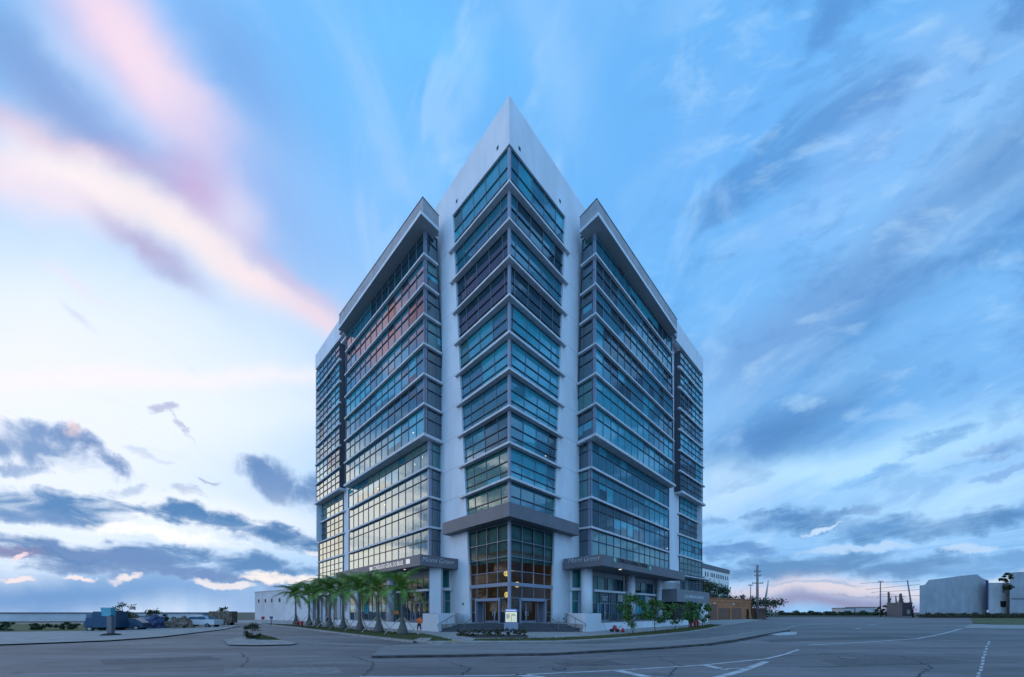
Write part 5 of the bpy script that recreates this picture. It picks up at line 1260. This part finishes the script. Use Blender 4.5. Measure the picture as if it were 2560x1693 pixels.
# ------------------------------------------------------------------ people and tools
def person(base, joints, edges, zones, label, vest_r, head, pose_h):
    """one skinned body; joints (x,z,y,r)"""
    me=bpy.data.meshes.new('person'); me.from_pydata([j[:3] for j in joints],edges if False else edges,[])
    o=bpy.data.objects.new('person',me); COL.objects.link(o)
    sk=o.modifiers.new('skin','SKIN'); 
    for i,j in enumerate(joints): me.skin_vertices[0].data[i].radius=(j[3],j[3])
    me.skin_vertices[0].data[0].use_root=True
    ss=o.modifiers.new('sub','SUBSURF'); ss.levels=2; ss.render_levels=2
    bpy.context.view_layer.update(); dg=bpy.context.evaluated_depsgraph_get(); nm=bpy.data.meshes.new_from_object(o.evaluated_get(dg))
    o.modifiers.clear(); o.data=nm; o.location=base
    nm.materials.clear()
    for m in zones['mats']: nm.materials.append(M[m])
    for p in nm.polygons: p.material_index=zones['f'](p.center); p.use_smooth=True
    tag(o,label,'person')
    # vest: shell just outside the torso
    bm=bmesh.new(); bm.from_mesh(nm); bm.normal_update()
    kill=[f for f in bm.faces if not zones['vest'](f.calc_center_median())]; bmesh.ops.delete(bm,geom=kill,context='FACES')
    for v in bm.verts: v.co+=v.normal*.018
    vm=bpy.data.meshes.new('shirt'); bm.to_mesh(vm); bm.free(); vm.materials.append(M['orange'])
    for p in vm.polygons: p.use_smooth=True
    v=bpy.data.objects.new('shirt',vm); COL.objects.link(v); v.parent=o
    mb=MB(); hc=base+Vector(head); mb.tube([hc+Vector((0,0,-.02)),hc+Vector((0,0,.06)),hc+Vector((0,0,.12)),hc+Vector((0,0,.145))],[.125,.12,.08,.02],12); mb.build('cap',M['dark'],o)
    return o
J=[(0,0,.92,.14),(.03,0,1.15,.14),(.08,0,1.38,.17),(.12,-.02,1.5,.065),(.14,-.03,1.62,.105),(.14,-.03,1.70,.09),
   (-.10,0,.86,.10),(-.16,-.02,.48,.075),(-.18,0,.10,.055),(-.20,-.14,.04,.045),
   (.10,0,.86,.10),(.15,-.02,.48,.075),(.20,.02,.10,.055),(.20,-.13,.04,.045),
   (-.12,-.02,1.40,.07),(-.26,-.16,1.22,.055),(-.42,-.30,1.18,.038),(-.48,-.34,1.17,.03),
   (.26,0,1.36,.07),(.30,-.12,1.10,.052),(.10,-.28,1.08,.038),(.02,-.32,1.09,.03)]
Eg=[(0,1),(1,2),(2,3),(3,4),(4,5),(0,6),(6,7),(7,8),(8,9),(0,10),(10,11),(11,12),(12,13),(2,14),(14,15),(15,16),(16,17),(2,18),(18,19),(19,20),(20,21)]
zn=dict(mats=['skin','dark','orange','wood'],f=lambda c:(1 if .42<c.z<.98 else 3 if c.z<=.42 else (0 if c.z>1.5 or c.y<-.25 else 2)),vest=lambda c:.98<c.z<1.48 and c.y>-.2)
base=gp(1048,1583.5,KZ); base.z=KZ
pw=person(base,J,Eg,zn,'person in orange shirt and dark shorts washing the white terrace wall with a wand',.02,(.14,-.03,1.70),1.75)
mb=MB(); h=base+Vector((-.46,-.33,1.17)); mb.tube([h+Vector((.5,.02,-.1)),h,h+Vector((-.55,.5,.12)),h+Vector((-.75,.8,.15))],.014,6); o=mb.build('pressure_wand',M['rail']); tag(o,'thin dark spray wand held by the person washing the wall','wand')
mb=MB(); P=[h+Vector((.5,.02,-.1)),h+Vector((.0,.2,-.6)),h+Vector((-.5,.3,-1.0)),h+Vector((-.8,.5,-1.10)),h+Vector((-1.15,.9,-.6)),h+Vector((-1.25,1.3,-.2))]; mb.tube(P,.014,6); o=mb.build('hose',M['rail']); tag(o,'thin dark hose curling by the person washing the left wall','hose')
base2=Vector(((990-CX)/F*46.2,46.2,TZ)); J2=[(x*.95,y,z,r) for x,y,z,r in J]
person(base2,J2,Eg,dict(mats=['skin','dark','orange','dark'],f=lambda c:(1 if c.z<.98 else (0 if c.z>1.5 or c.y<-.25 else 2)),vest=zn['vest']),'person in orange shirt standing behind the left terrace railing by the round column',.02,(.13,-.03,1.70),1.7)
# pressure washer and fuel can
c=gp(1539,1580,KZ); w=empty('pressure_washer',tuple(c),'wheeled pressure washer parked against the right white wall','pressure washer')
for dx in (-.42,.18):
    mb=MB(); p=c+Vector((dx,0,.17)); mb.tube([p+Vector((0,-.28,0)),p+Vector((0,-.2,0))],.17,14); mb.tube([p+Vector((0,.2,0)),p+Vector((0,.28,0))],.17,14); mb.build('wheel',M['tyre'],w)
mb=MB(); mb.box(c.x-.5,c.x+.35,c.y-.2,c.y+.2,.32,.38); mb.box(c.x-.32,c.x+.12,c.y-.18,c.y+.16,.38,.66); mb.tube([c+Vector((-.1,0,.5)),c+Vector((-.1,0,.74))],.12,10); mb.build('engine',M['red'],w)
mb=MB(); mb.box(c.x-.38,c.x+.16,c.y-.2,c.y+.2,.72,.77); mb.tube([c+Vector((.3,-.18,.38)),c+Vector((.55,-.18,.62)),c+Vector((.72,-.18,.66))],.02,6); mb.tube([c+Vector((.3,.18,.38)),c+Vector((.55,.18,.62)),c+Vector((.72,.18,.66))],.02,6); mb.build('handle',M['rail'],w)
c=gp(1557,1580.5,KZ); mb=MB(); mb.tube([c,c+UP*.32,c+UP*.4,c+UP*.47],[.17,.17,.09,.04],14); o=mb.build('fuel_can',M['red']); tag(o,'round red fuel can on the pavement beside the pressure washer','fuel can')
mb=MB(); mb.tube([gp(1511,1580,KZ)+UP*.03,gp(1515,1578,KZ)+UP*.2,dp(1513,1570,40.3),dp(1508,1558,40.6),dp(1505,1555,41)],.015,6); o=mb.build('hose',M['rail']); tag(o,'thin hose hanging over the right white terrace wall','hose')
# red standpipes and hydrants
def hydrant(x,y,h,label,grp,twin=True):
    c=gp(x,y,KZ); o=empty('standpipe',tuple(c),label,'standpipe',grp); mb=MB(); mb.tube([c,c+UP*h*.8,c+UP*h*.92,c+UP*h],[.14,.14,.16,.05],12); mb.build('barrel',M['red'],o)
    mb=MB(); mb.tube([c+Vector((-.28,0,h*.62)),c+Vector((.28,0,h*.62))],.08,10); mb.build('outlet',M['red'],o)
hydrant(1727,1567.5,1.05,'red standpipe nearest the street trees, leftmost of three right of the building','red standpipes by the right verge')
hydrant(1737,1567.8,1.05,'middle one of three red standpipes right of the building','red standpipes by the right verge')
hydrant(1744,1567.5,1.05,'rightmost of three red standpipes right of the building','red standpipes by the right verge')
hydrant(746,1564,.75,'red hydrant, left one of the pair among the palms','red hydrants among the palms'); hydrant(755,1564.5,.75,'red hydrant, right one of the pair among the palms','red hydrants among the palms')
# parking meter and small signs by the warehouse
for x,y,t,l in ((678,1562,1541,'dark parking meter before the white warehouse'),):
    c=gp(x,y,KZ); o=empty('parking_meter',tuple(c),l,'parking meter'); mb=MB(); z=zy(t,c.y); mb.tube([c,Vector((c.x,c.y,z-.4))],.07,8); mb.build('pole',M['rail'],o); mb=MB(); mb.box(c.x-.2,c.x+.2,c.y-.12,c.y+.12,z-.45,z); mb.build('head',M['rail'],o)
for x,l in ((656,'left one of two small street signs before the warehouse'),(660,'right one of two small street signs before the warehouse')):
    c=gp(x,1560,KZ); o=empty('street_sign',tuple(c),l,'sign','small signs before the warehouse'); mb=MB(); z=zy(1541.5,c.y); mb.tube([c,Vector((c.x,c.y,z))],.04,6); mb.build('pole',M['ledge'],o); mb=MB(); mb.box(c.x-.14,c.x+.14,c.y-.06,c.y-.045,z-.5,z); mb.build('panel',M['red'],o)

# ------------------------------------------------------------------ surroundings
def bld(name,label,P,z0,z1,m,cat='building',depth=20,roofm='roofg',cap=.3):
    """front wall polyline from P[0] to P[1] (plan), extruded back"""
    a=Vector((P[0][0],P[0][1],0)); b=Vector((P[1][0],P[1][1],0)); d=(b-a).normalized(); n=Vector((-d.y,d.x,0)); n=n if n.y>0 else -n
    c=(a+b)/2; o=empty(name,(c.x,c.y,0),label,cat); mb=MB(); q=[a,b,b+n*depth,a+n*depth]
    mb.hexa([Vector((p.x,p.y,z0)) for p in q],[Vector((p.x,p.y,z1)) for p in q]); mb.build('wall',M[m],o)
    if roofm:
        q=[a-d*.2-n*.2,b+d*.2-n*.2,b+d*.2+n*(depth+.2),a-d*.2+n*(depth+.2)]; mb=MB(); mb.hexa([Vector((p.x,p.y,z1)) for p in q],[Vector((p.x,p.y,z1+cap)) for p in q]); mb.build('roof',M[roofm],o)
    return o,a,b,d,n
def panel(o,a,d,n,s0,s1,z0,z1,m,name,t=.06,proud=.05):
    mb=MB(); p=a+d*s0-n*proud; q=a+d*s1-n*proud; P=[p+UP*z0,q+UP*z0,q+UP*z1,p+UP*z1]; mb.hexa(P,[v+n*t for v in P]); return mb.build(name,M[m],o)
# white warehouse on the left
o,a,b,d,n=bld('warehouse','long low white warehouse behind the far palms',[(-75,105),(-47,84)],-.1,8.0,'farwhite',depth=30,roofm='farwhite',cap=.15)
for s in (2.5,7.5,12,17): panel(o,a,d,n,s,s+1.0,4.9,5.9,'black','window')
for s in (6,13,20,27): panel(o,a,d,n,s,s+.12,0,7.8,'ledge','downpipe')
panel(o,a,d,n,0,34.9,7.75,8.0,'ledge','cornice')
# long low white wall at far left
o,a,b,d,n=bld('boundary_wall','long low pale wall with dark coping at far left edge',[(-150,84),(-78,98)],-.1,1.9,'farwhite','wall',2,'roofg',.3)
# white office block beyond the trees
o,a,b,d,n=bld('office_block','white five-storey office block with small dark windows behind the dark tree',[(113,215),(152,252)],0,31.5,'white',depth=30,roofm=None)
L_=(b-a).length
panel(o,a,d,n,-.3,L_+.3,28.8,31.6,'roofg','cornice',.3,.3)
for zf in (24.2,18.2,12.4,6.6):
    for s in [.115,.19,.29,.345,.40,.48,.535,.60,.66,.72,.80,.875]: panel(o,a,d,n,s*L_*1.04,s*L_*1.04+.030*L_,zf,zf+2.6,'black','window')
# orange building
o,a,b,d,n=bld('shop_building','low orange stucco building with brown shutters beside the garage',[(52,96),(75,113)],-.1,6.0,'orangewall',depth=25,roofm='orangewall',cap=.2)
L_=(b-a).length
panel(o,a,d,n,-.1,L_+.1,5.15,5.5,'orangewall','cornice',.2,.15)
panel(o,a,d,n,.2,5.6,.1,4.3,'brownwall','shutter'); panel(o,a,d,n,6.5,14,.1,3.4,'brownwall','shutter'); panel(o,a,d,n,13.2,14,.1,3.4,'orangewall','pier',.3,.28)
panel(o,a,d,n,15.0,21.5,.1,3.4,'brownwall','shutter'); panel(o,a,d,n,25.2,27,.1,3.2,'black','door')
for s in (18.2,20.3,22.4):
    for z in (3.9,4.5): panel(o,a,d,n,s,s+1.2,z,z+.28,'brownwall','vent')
for s in (3.4,15.3): panel(o,a,d,n,s,s+.7,4.5,4.85,'letw','wall_light',.3,.3)
mb=MB(); p=a+d*24.8-n*.8; q=a+d*22.9-n*2.4; mb.beam(q,p+UP*3.2,n,.5,.06); oo=mb.build('ladder',mat('yellow_paint',(.45,.26,.03),.6)); tag(oo,'yellow ladder leaning on the orange building beside its door','ladder')
# brown ivy-grown kiosk beside the pole
o,a,b,d,n=bld('kiosk','dark ivy-grown brown kiosk with ragged roof right of the utility pole',[(77,112),(82,116)],-.1,3.5,'brownwall',depth=3,roofm=None)
mb=MB()
rk=random.Random(4)
for k in range(800):
    p=Vector((rk.uniform(77,84.5),rk.uniform(110,117),rk.gauss(5.2,.7)))
    if rk.random()<.3: p.z=rk.uniform(1,6); p.x=rk.uniform(77,82.5)
    u=Vector((rk.uniform(-1,1),rk.uniform(-1,1),rk.uniform(-1,1))).normalized()*.3; w_=u.cross(Vector((rk.uniform(-1,1),1,rk.uniform(-1,1)))).normalized()*.22; mb.face([p-u,p+w_,p+u,p-w_])
mb.build('ivy',M['shrubm'],o,fixn=False)
# utility poles and wires
def upole(x,yb,yt,D,r,label,arms,lean=0,grp='utility poles'):
    c=Vector(((x-CX)/F*D,D,0)); z=zy(yt,D); o=empty('utility_pole',tuple(c),label,'utility pole',grp); mb=MB(); mb.tube([c,c+Vector((lean,0,z))],[r,r*.7],10); mb.build('shaft',M['pole'],o)
    for t,w_ in arms:
        p=c+Vector((lean*t,0,z*t)); mb=MB(); mb.beam(p+Vector((-w_,-.1,0)),p+Vector((w_,-.1,0)),Vector((0,1,0)),.22,.18)
        for s in (-1,-.5,.5,1): mb.tube([p+Vector((w_*s*.95,-.1,.1)),p+Vector((w_*s*.95,-.1,.5))],.07,6)
        mb.build('cross_arm',M['rail'],o)
    return c,z
upole(1893.5,1544,1413,112,.42,'thick concrete utility pole right of the orange building',[(.88,1.0),(.80,1.0),(.665,1.7)])
upole(1876.5,1544,1461,150,.20,'thinner utility pole behind the roof of the orange building',[(.97,1.0)])
o=empty('mast',(0,0,0),'pale leaning mast rising behind the kiosk','mast'); mb=MB(); mb.tube([dp(1915,1492,118),dp(1921,1451,118)],[.3,.18],8); mb.tube([dp(1915,1540,118),dp(1915,1492,118)],.3,8); mb.build('shaft',M['farwhite'],o)
c1,z1=upole(2201,1541,1453,165,.28,'straight dark utility pole in the middle of the right bank',[(.98,1.2)])
c2,z2=upole(2283,1541,1451,150,.30,'leaning dark utility pole beside the grey corner building',[],lean=-2.4)
wr=MB()
for k,(ya,yb_,yc) in enumerate(((1455,1453,1452),(1470,1464,1461),(1478,1476,1474),(1491,1490,1489))):
    wr.tube([dp(2150+k*14,ya+4,170),dp(2201,ya+1,165),dp(2240,yb_+2,158),dp(2275,yb_,150),dp(2300,yc,146)],.07,4,False)
o=wr.build('power_lines',M['rail']); tag(o,'dark overhead power lines strung between the two poles on the right','power lines')
# background tree row
rb=Vector((74,140,0))
tree('broadleaf_tree',rb,13.0,7.2,8.6,5,'large dark tree behind the orange building',nleaf=5200,lm='leafd',ls=.42,clumps=40,sx=1.25,tr=.4,uz=.62)
tree('broadleaf_tree',(95,146,0),9.0,4.0,6.4,6,'smaller dark tree right of the large one behind the orange building',nleaf=1500,lm='leafd',ls=.34,clumps=18,sx=1.4,tr=.25,uz=.6)
# scrub on the right bank and things standing on it
rs=random.Random(9)
for i,(x,D_,h,w_,lab) in enumerate([(2215,160,4.0,4,'scrub clump right of the straight pole'),(2254,158,5.5,3,'dark clump between the two poles')]):
    tree('scrub_bush',((x-CX)/F*D_,D_,.9),h,h*.5,h*.5,120+i,lab,'bush','scrub on the far bank',nleaf=900,lm='leafd',ls=.35,clumps=16,sx=w_/2.0,tr=.1)
for x,yt,w_,l in ((2222,1480,.9,'dark bare tree stump right of the straight pole'),(2240,1490,.5,'thin dark stump between two thicker ones'),(2252,1484,1.2,'thick dark stump left of the leaning pole')):
    D_=156; c=Vector(((x-CX)/F*D_,D_,1)); z=zy(yt,D_); o=empty('dead_tree',tuple(c),l,'tree','dead trunks on the right bank'); mb=MB(); mb.tube([c,c+Vector((.2,0,(z-1)*.5)),c+Vector((-.1,0,z-1))],[w_*.7,w_*.6,w_*.35],7); mb.tube([c+UP*(z-1)*.5,c+Vector((1.2,0,(z-1)*.75))],[w_*.3,.1],5); mb.build('trunk',M['bark'],o)
# low roofs far away
for x0,x1,yt,l in ((2105,2135,1521,'tiny white roofed shed on the bank, left one'),(2140,2190,1519,'wide pale shed on the bank, right one')):
    D_=190; o,a,b,d,n=bld('shed',l,[((x0-CX)/F*D_,D_),((x1-CX)/F*D_,D_)],1.2,zy(yt,D_),'farwhite',depth=6,cap=.3)
# utility cabinet building by the leaning pole
o,a,b,d,n=bld('cottage','small dark shed with pale sign right of the leaning pole',[((2262-CX)/F*147,148),((2294-CX)/F*146,148)],.6,zy(1509,148),'rail',depth=6,cap=.4)
panel(o,a,d,n,2.0,3.2,1.4,3.2,'farwhite','sign_panel')
# grey corner buildings at far right
def wall_outline(name,label,px,D_,m,depth=14,zb=1.0):
    c=dp(px[0][0],px[0][1],D_); o=empty(name,(c.x,c.y,0),label,'building'); P=[dp(x,y,D_) for x,y in px]; P=[Vector((P[0].x,D_,zb))]+P+[Vector((P[-1].x,D_,zb))]
    mb=MB(); mb.hexa(P,[p+Vector((depth*P[0].x/D_*1.08,depth,0)) for p in P]); mb.build('wall',M[m],o); return o
o1=wall_outline('grey_building','big windowless grey building with stepped gable at right',[(2299,1464),(2312,1462),(2322,1450),(2350,1447),(2400,1440),(2443,1436),(2456,1446),(2467,1450)],140,'greywall')
mb=MB(); P=[dp(2326,1470,139.93),dp(2334,1470,139.93),dp(2334,1505,139.93),dp(2326,1505,139.93)]; mb.hexa(P,[p+Vector((0,.05,0)) for p in P]); mb.build('pilaster',M['greywall'],o1)
o2=wall_outline('annexe_building','narrower pale annexe between the two grey buildings at right',[(2471,1457),(2523,1457)],138,'greywall2',zb=.8)
mb=MB(); P=[dp(2501,1503,137.9),dp(2516,1503,137.9),dp(2514,1518,137.9),dp(2503,1518,137.9)]; mb.hexa(P,[p+Vector((0,.06,0)) for p in P]); mb.build('window',M['black'],o2)
mb=MB(); P=[dp(2467,1450,137.8),dp(2471.5,1452,137.8),dp(2471.5,1525,137.8),dp(2468,1525,137.8)]; mb.hexa(P,[p+Vector((0,.3,0)) for p in P]); mb.build('downpipe',mat('dark_blue_pipe',(.02,.04,.13),.6),o2)
mb=MB(); P=[dp(2508,1460,137.8),dp(2511,1460,137.8),dp(2511,1482,137.8),dp(2508,1482,137.8)]; mb.hexa(P,[p+Vector((0,.3,0)) for p in P]); mb.build('chimney_pipe',M['rail'],o2)
o3=wall_outline('corner_building','grey building cut by the right edge of the view',[(2524,1436),(2532,1431),(2720,1422)],136,'greywall')
mb=MB(); P=[dp(2530,1495,135.9),dp(2720,1494,135.9),dp(2720,1498,135.9),dp(2530,1499,135.9)]; mb.hexa(P,[p+Vector((0,.3,0)) for p in P]); mb.build('band',M['roofg'],o3)
tree('tall_tree',((2519-CX)/F*134,134,1),15.0,1.5,12.6,31,'dark ragged treetop rising between the pale buildings at right',nleaf=1100,lm='leafd',ls=.36,clumps=16,tr=.12,uz=2.0)
def hedge_row(x0,x1,D_,zb,h,w_,n,m,label,seed,ls=.2):
    r_=random.Random(seed); a=(x0-CX)/F*D_; b=(x1-CX)/F*D_; o=empty('hedge',((a+b)/2,D_,zb),label,'hedge'); mb=MB()
    for k in range(n):
        t=r_.random(); hh=h*(.55+.45*math.sin(t*23+seed)*math.sin(t*61)) ; p=Vector((lerp(a,b,t),D_+r_.uniform(-w_,w_),zb+hh*r_.random()**.7)); u=Vector((r_.uniform(-1,1),r_.uniform(-1,1),r_.uniform(-1,1))).normalized()*ls; w2=u.cross(Vector((r_.uniform(-1,1),1,r_.uniform(-1,1)))).normalized()*ls*.6; mb.face([p-u,p+w2,p+u,p-w2])
    mb.build('foliage',M[m],o,fixn=False)
    mb=MB(); mb.tube([Vector((a,D_,zb+h*.1)),Vector((b,D_,zb+h*.1))],h*.28,6); mb.build('stems',M['bark'],o)
hedge_row(2296,2475,134,.6,1.6,.8,3600,'shrubm','low dark scrub hedge along the foot of the big grey building',5,.22)
hedge_row(2476,2600,133,.6,1.5,.8,2600,'shrubm','low dark scrub hedge before the pale annexe and corner building',6,.22)
hedge_row(1945,2195,158,1.0,1.9,1.2,4200,'leafd','long low dark scrub line on the far bank left of the straight pole',7,.32)

# far-left: hedge, parked vehicles, sign and heaps
for i,(x,D_,h,sx) in enumerate([(20,44,1.0,3.6),(100,46,.9,3.2),(170,47,.9,3.4),(240,48,1.0,3.0),(420,52,1.6,2.6),(480,56,1.2,2.4)]):
    tree('hedge',((x-CX)/F*D_,D_,0),h,h*.5,h*.45,160+i,['dark hedge clump at the left frame edge','second dark hedge clump from the left edge','third dark hedge clump from the left edge','dark hedge clump left of the teal sign','tall dark bush clump right of the blue tarp','dark bush clump left of the white pickup'][i],'hedge','hedges at far left',nleaf=1500,lm='leafd',ls=.12,clumps=20,sx=sx,tr=.05)
strip('grass_verge',[(-400,1556),(0,1560),(300,1561),(560,1556),(600,1562),(560,1564),(330,1574),(230,1580),(0,1583),(-400,1584)],M['grass'],.02)
def car(name,pos,ang,L_,W,H,m,label,cat='car',kind='hatch'):
    c=Vector(pos); o=empty(name,tuple(c),label,cat); ca,sa=math.cos(ang),math.sin(ang)
    def T(x,y,z): return c+Vector((x*ca-y*sa,x*sa+y*ca,z))
    if kind=='hatch': prof=[(-.5,.30),(-.5,.62),(-.46,.70),(-.30,.98),(.08,1.0),(.26,.70),(.47,.60),(.5,.45),(.5,.25),(-.5,.22)]
    elif kind=='pickup': prof=[(-.5,.35),(-.5,.66),(-.12,.66),(-.08,.98),(.14,1.0),(.24,.70),(.48,.62),(.5,.4),(.5,.28),(-.5,.25)]
    else: prof=[(-.5,.2),(-.5,1.0),(.22,1.0),(.25,.86),(.40,.80),(.47,.50),(.5,.45),(.5,.2)]
    mb=MB(); mb.hexa([T(x*L_,-W/2,z*H) for x,z in prof],[T(x*L_,W/2,z*H) for x,z in prof]); mb.build('body',M[m],o)
    wx=(-.28,.20) if kind!='van' else (.26,.42); wz=(.70,.92)
    for s_ in (-1,1):
        y0,y1=s_*(W/2-.01),s_*(W/2+.012); q=[(wx[0]*L_-.1,wz[0]*H),(wx[1]*L_,wz[0]*H),(wx[1]*L_-.35*(kind!='van'),wz[1]*H),(wx[0]*L_+.15,wz[1]*H)]
        mb=MB(); mb.hexa([T(a_,y0,b_) for a_,b_ in q],[T(a_,y1,b_) for a_,b_ in q]); mb.build('window',M['carglass'],o)
    for x in (-.32,.32):
        for s in (-1,1):
            mb=MB(); mb.tube([T(x*L_,s*(W/2-.2),.32),T(x*L_,s*(W/2+.03),.32)],.32,14); w_=mb.build('wheel',M['tyre'],o); mb=MB(); mb.tube([T(x*L_,s*(W/2+.03),.32),T(x*L_,s*(W/2+.045),.32)],.18,10); mb.build('rim',M['steel'],w_)
    for s in (-1,1):
        mb=MB(); mb.obox(T(.5*L_-.02,s*W*.36,H*.48),(ca,sa),.06,.28,.14); mb.build('headlight',M['letw'],o)
D_=41.5
car('parked_car',((318-CX)/F*45,45,0),R(205),3.6,1.8,1.5,'bluep','dark blue car parked right of the tall dark blue van at left')
car('parked_van',((266-CX)/F*43,43,0),R(195),3.0,1.8,2.35,'bluep','tall dark blue van parked behind the teal sign at left','van','van')
tree('broadleaf_tree',((306-CX)/F*47,47,0),2.9,1.15,2.1,77,'ragged small dark tree behind the dark blue car at far left',nleaf=1500,lm='leafd',ls=.11,clumps=18,sx=1.3,tr=.08)
tree('broadleaf_tree',((385-CX)/F*51,51,0),2.3,1.0,1.5,78,'ragged low dark tree behind the dark blue tarp at far left',nleaf=1200,lm='leafd',ls=.11,clumps=18,sx=1.6,tr=.07)
tree('broadleaf_tree',((560-CX)/F*64,64,0),2.8,1.0,2.0,79,'small tree at the right end of the far-left row',nleaf=1000,lm='leafd',ls=.13,clumps=14,sx=1.3,tr=.08)
c=gp(277,1588,.1); o=empty('street_sign',tuple(c),'teal box sign on a dark post with heavy base at far left','sign')
mb=MB(); mb.tube([c,c+UP*.12,c+UP*.2],[.75,.6,.2],14); mb.build('base',M['tyre'],o)
mb=MB(); D0=c.y; mb.box(c.x-.22,c.x+.22,D0-.15,D0+.15,c.z+.1,zy(1541,D0)); mb.build('post',M['rail'],o)
mb=MB(); P=[dp(251,1519,D0-.1),dp(277,1519,D0-.1),dp(278,1538,D0-.1),dp(272,1541,D0-.1),dp(254,1540,D0-.1)]; mb.hexa(P,[p+Vector((0,.35,0)) for p in P]); mb.build('panel',M['teal'],o)
def heap(name,x,D_,w_,h,m,label,cat,seed,zb=0):
    rr=random.Random(seed); c=Vector(((x-CX)/F*D_,D_,zb)); bm=bmesh.new(); bmesh.ops.create_icosphere(bm,subdivisions=4,radius=1)
    from mathutils import noise as nz
    for v in bm.verts:
        k=1+.35*nz.noise(v.co*2.2+Vector((seed,0,0)))+.2*nz.noise(v.co*6+Vector((0,seed,0))); v.co=Vector((v.co.x*w_*k,v.co.y*1.2*k,max(-.1,v.co.z*h*k)))
    me=bpy.data.meshes.new(name); bm.to_mesh(me); bm.free(); me.materials.append(M[m]); o=bpy.data.objects.new(name,me); COL.objects.link(o); o.location=c; tag(o,label,cat); return o
heap('rubble_heap',326,48,.9,2.0,'rubble','brown and white rubble heap right of the blue car','heap',3)
heap('covered_heap',388,49,1.0,1.7,'tarp','heap under a dark blue tarp among the far-left clutter','heap',5)
heap('rubble_heap',452,50,1.7,1.5,'rubble','brown rubble heap right of the blue tarp','heap',8)
tree('shrub',(gp(632,1596,.1)),1.1,.62,.55,200,'dry brown shrub growing on the left corner island','shrub',nleaf=1800,lm='shrubm',ls=.07,clumps=22,tr=.03)
c=Vector(((356-CX)/F*49,49,0)); o=empty('container_box',tuple(c),'white container box between the rubble heaps','container'); mb=MB(); mb.box(c.x-.7,c.x+.7,c.y-.6,c.y+.6,.1,1.7); mb.build('body',M['carw'],o)
mb=MB(); mb.box(c.x-.74,c.x+.74,c.y-.64,c.y+.64,1.7,1.78); mb.build('lid',M['roofg'],o)
car('pickup_truck',((500-CX)/F*53,53,0),R(185),5.2,1.9,1.75,'carw','white pickup with blue windows in the far-left row','pickup','pickup')
car('box_truck',((548-CX)/F*60,60,0),R(195),4.4,2.0,2.4,'rubble','brown box truck at the right end of the far-left row','truck','van')
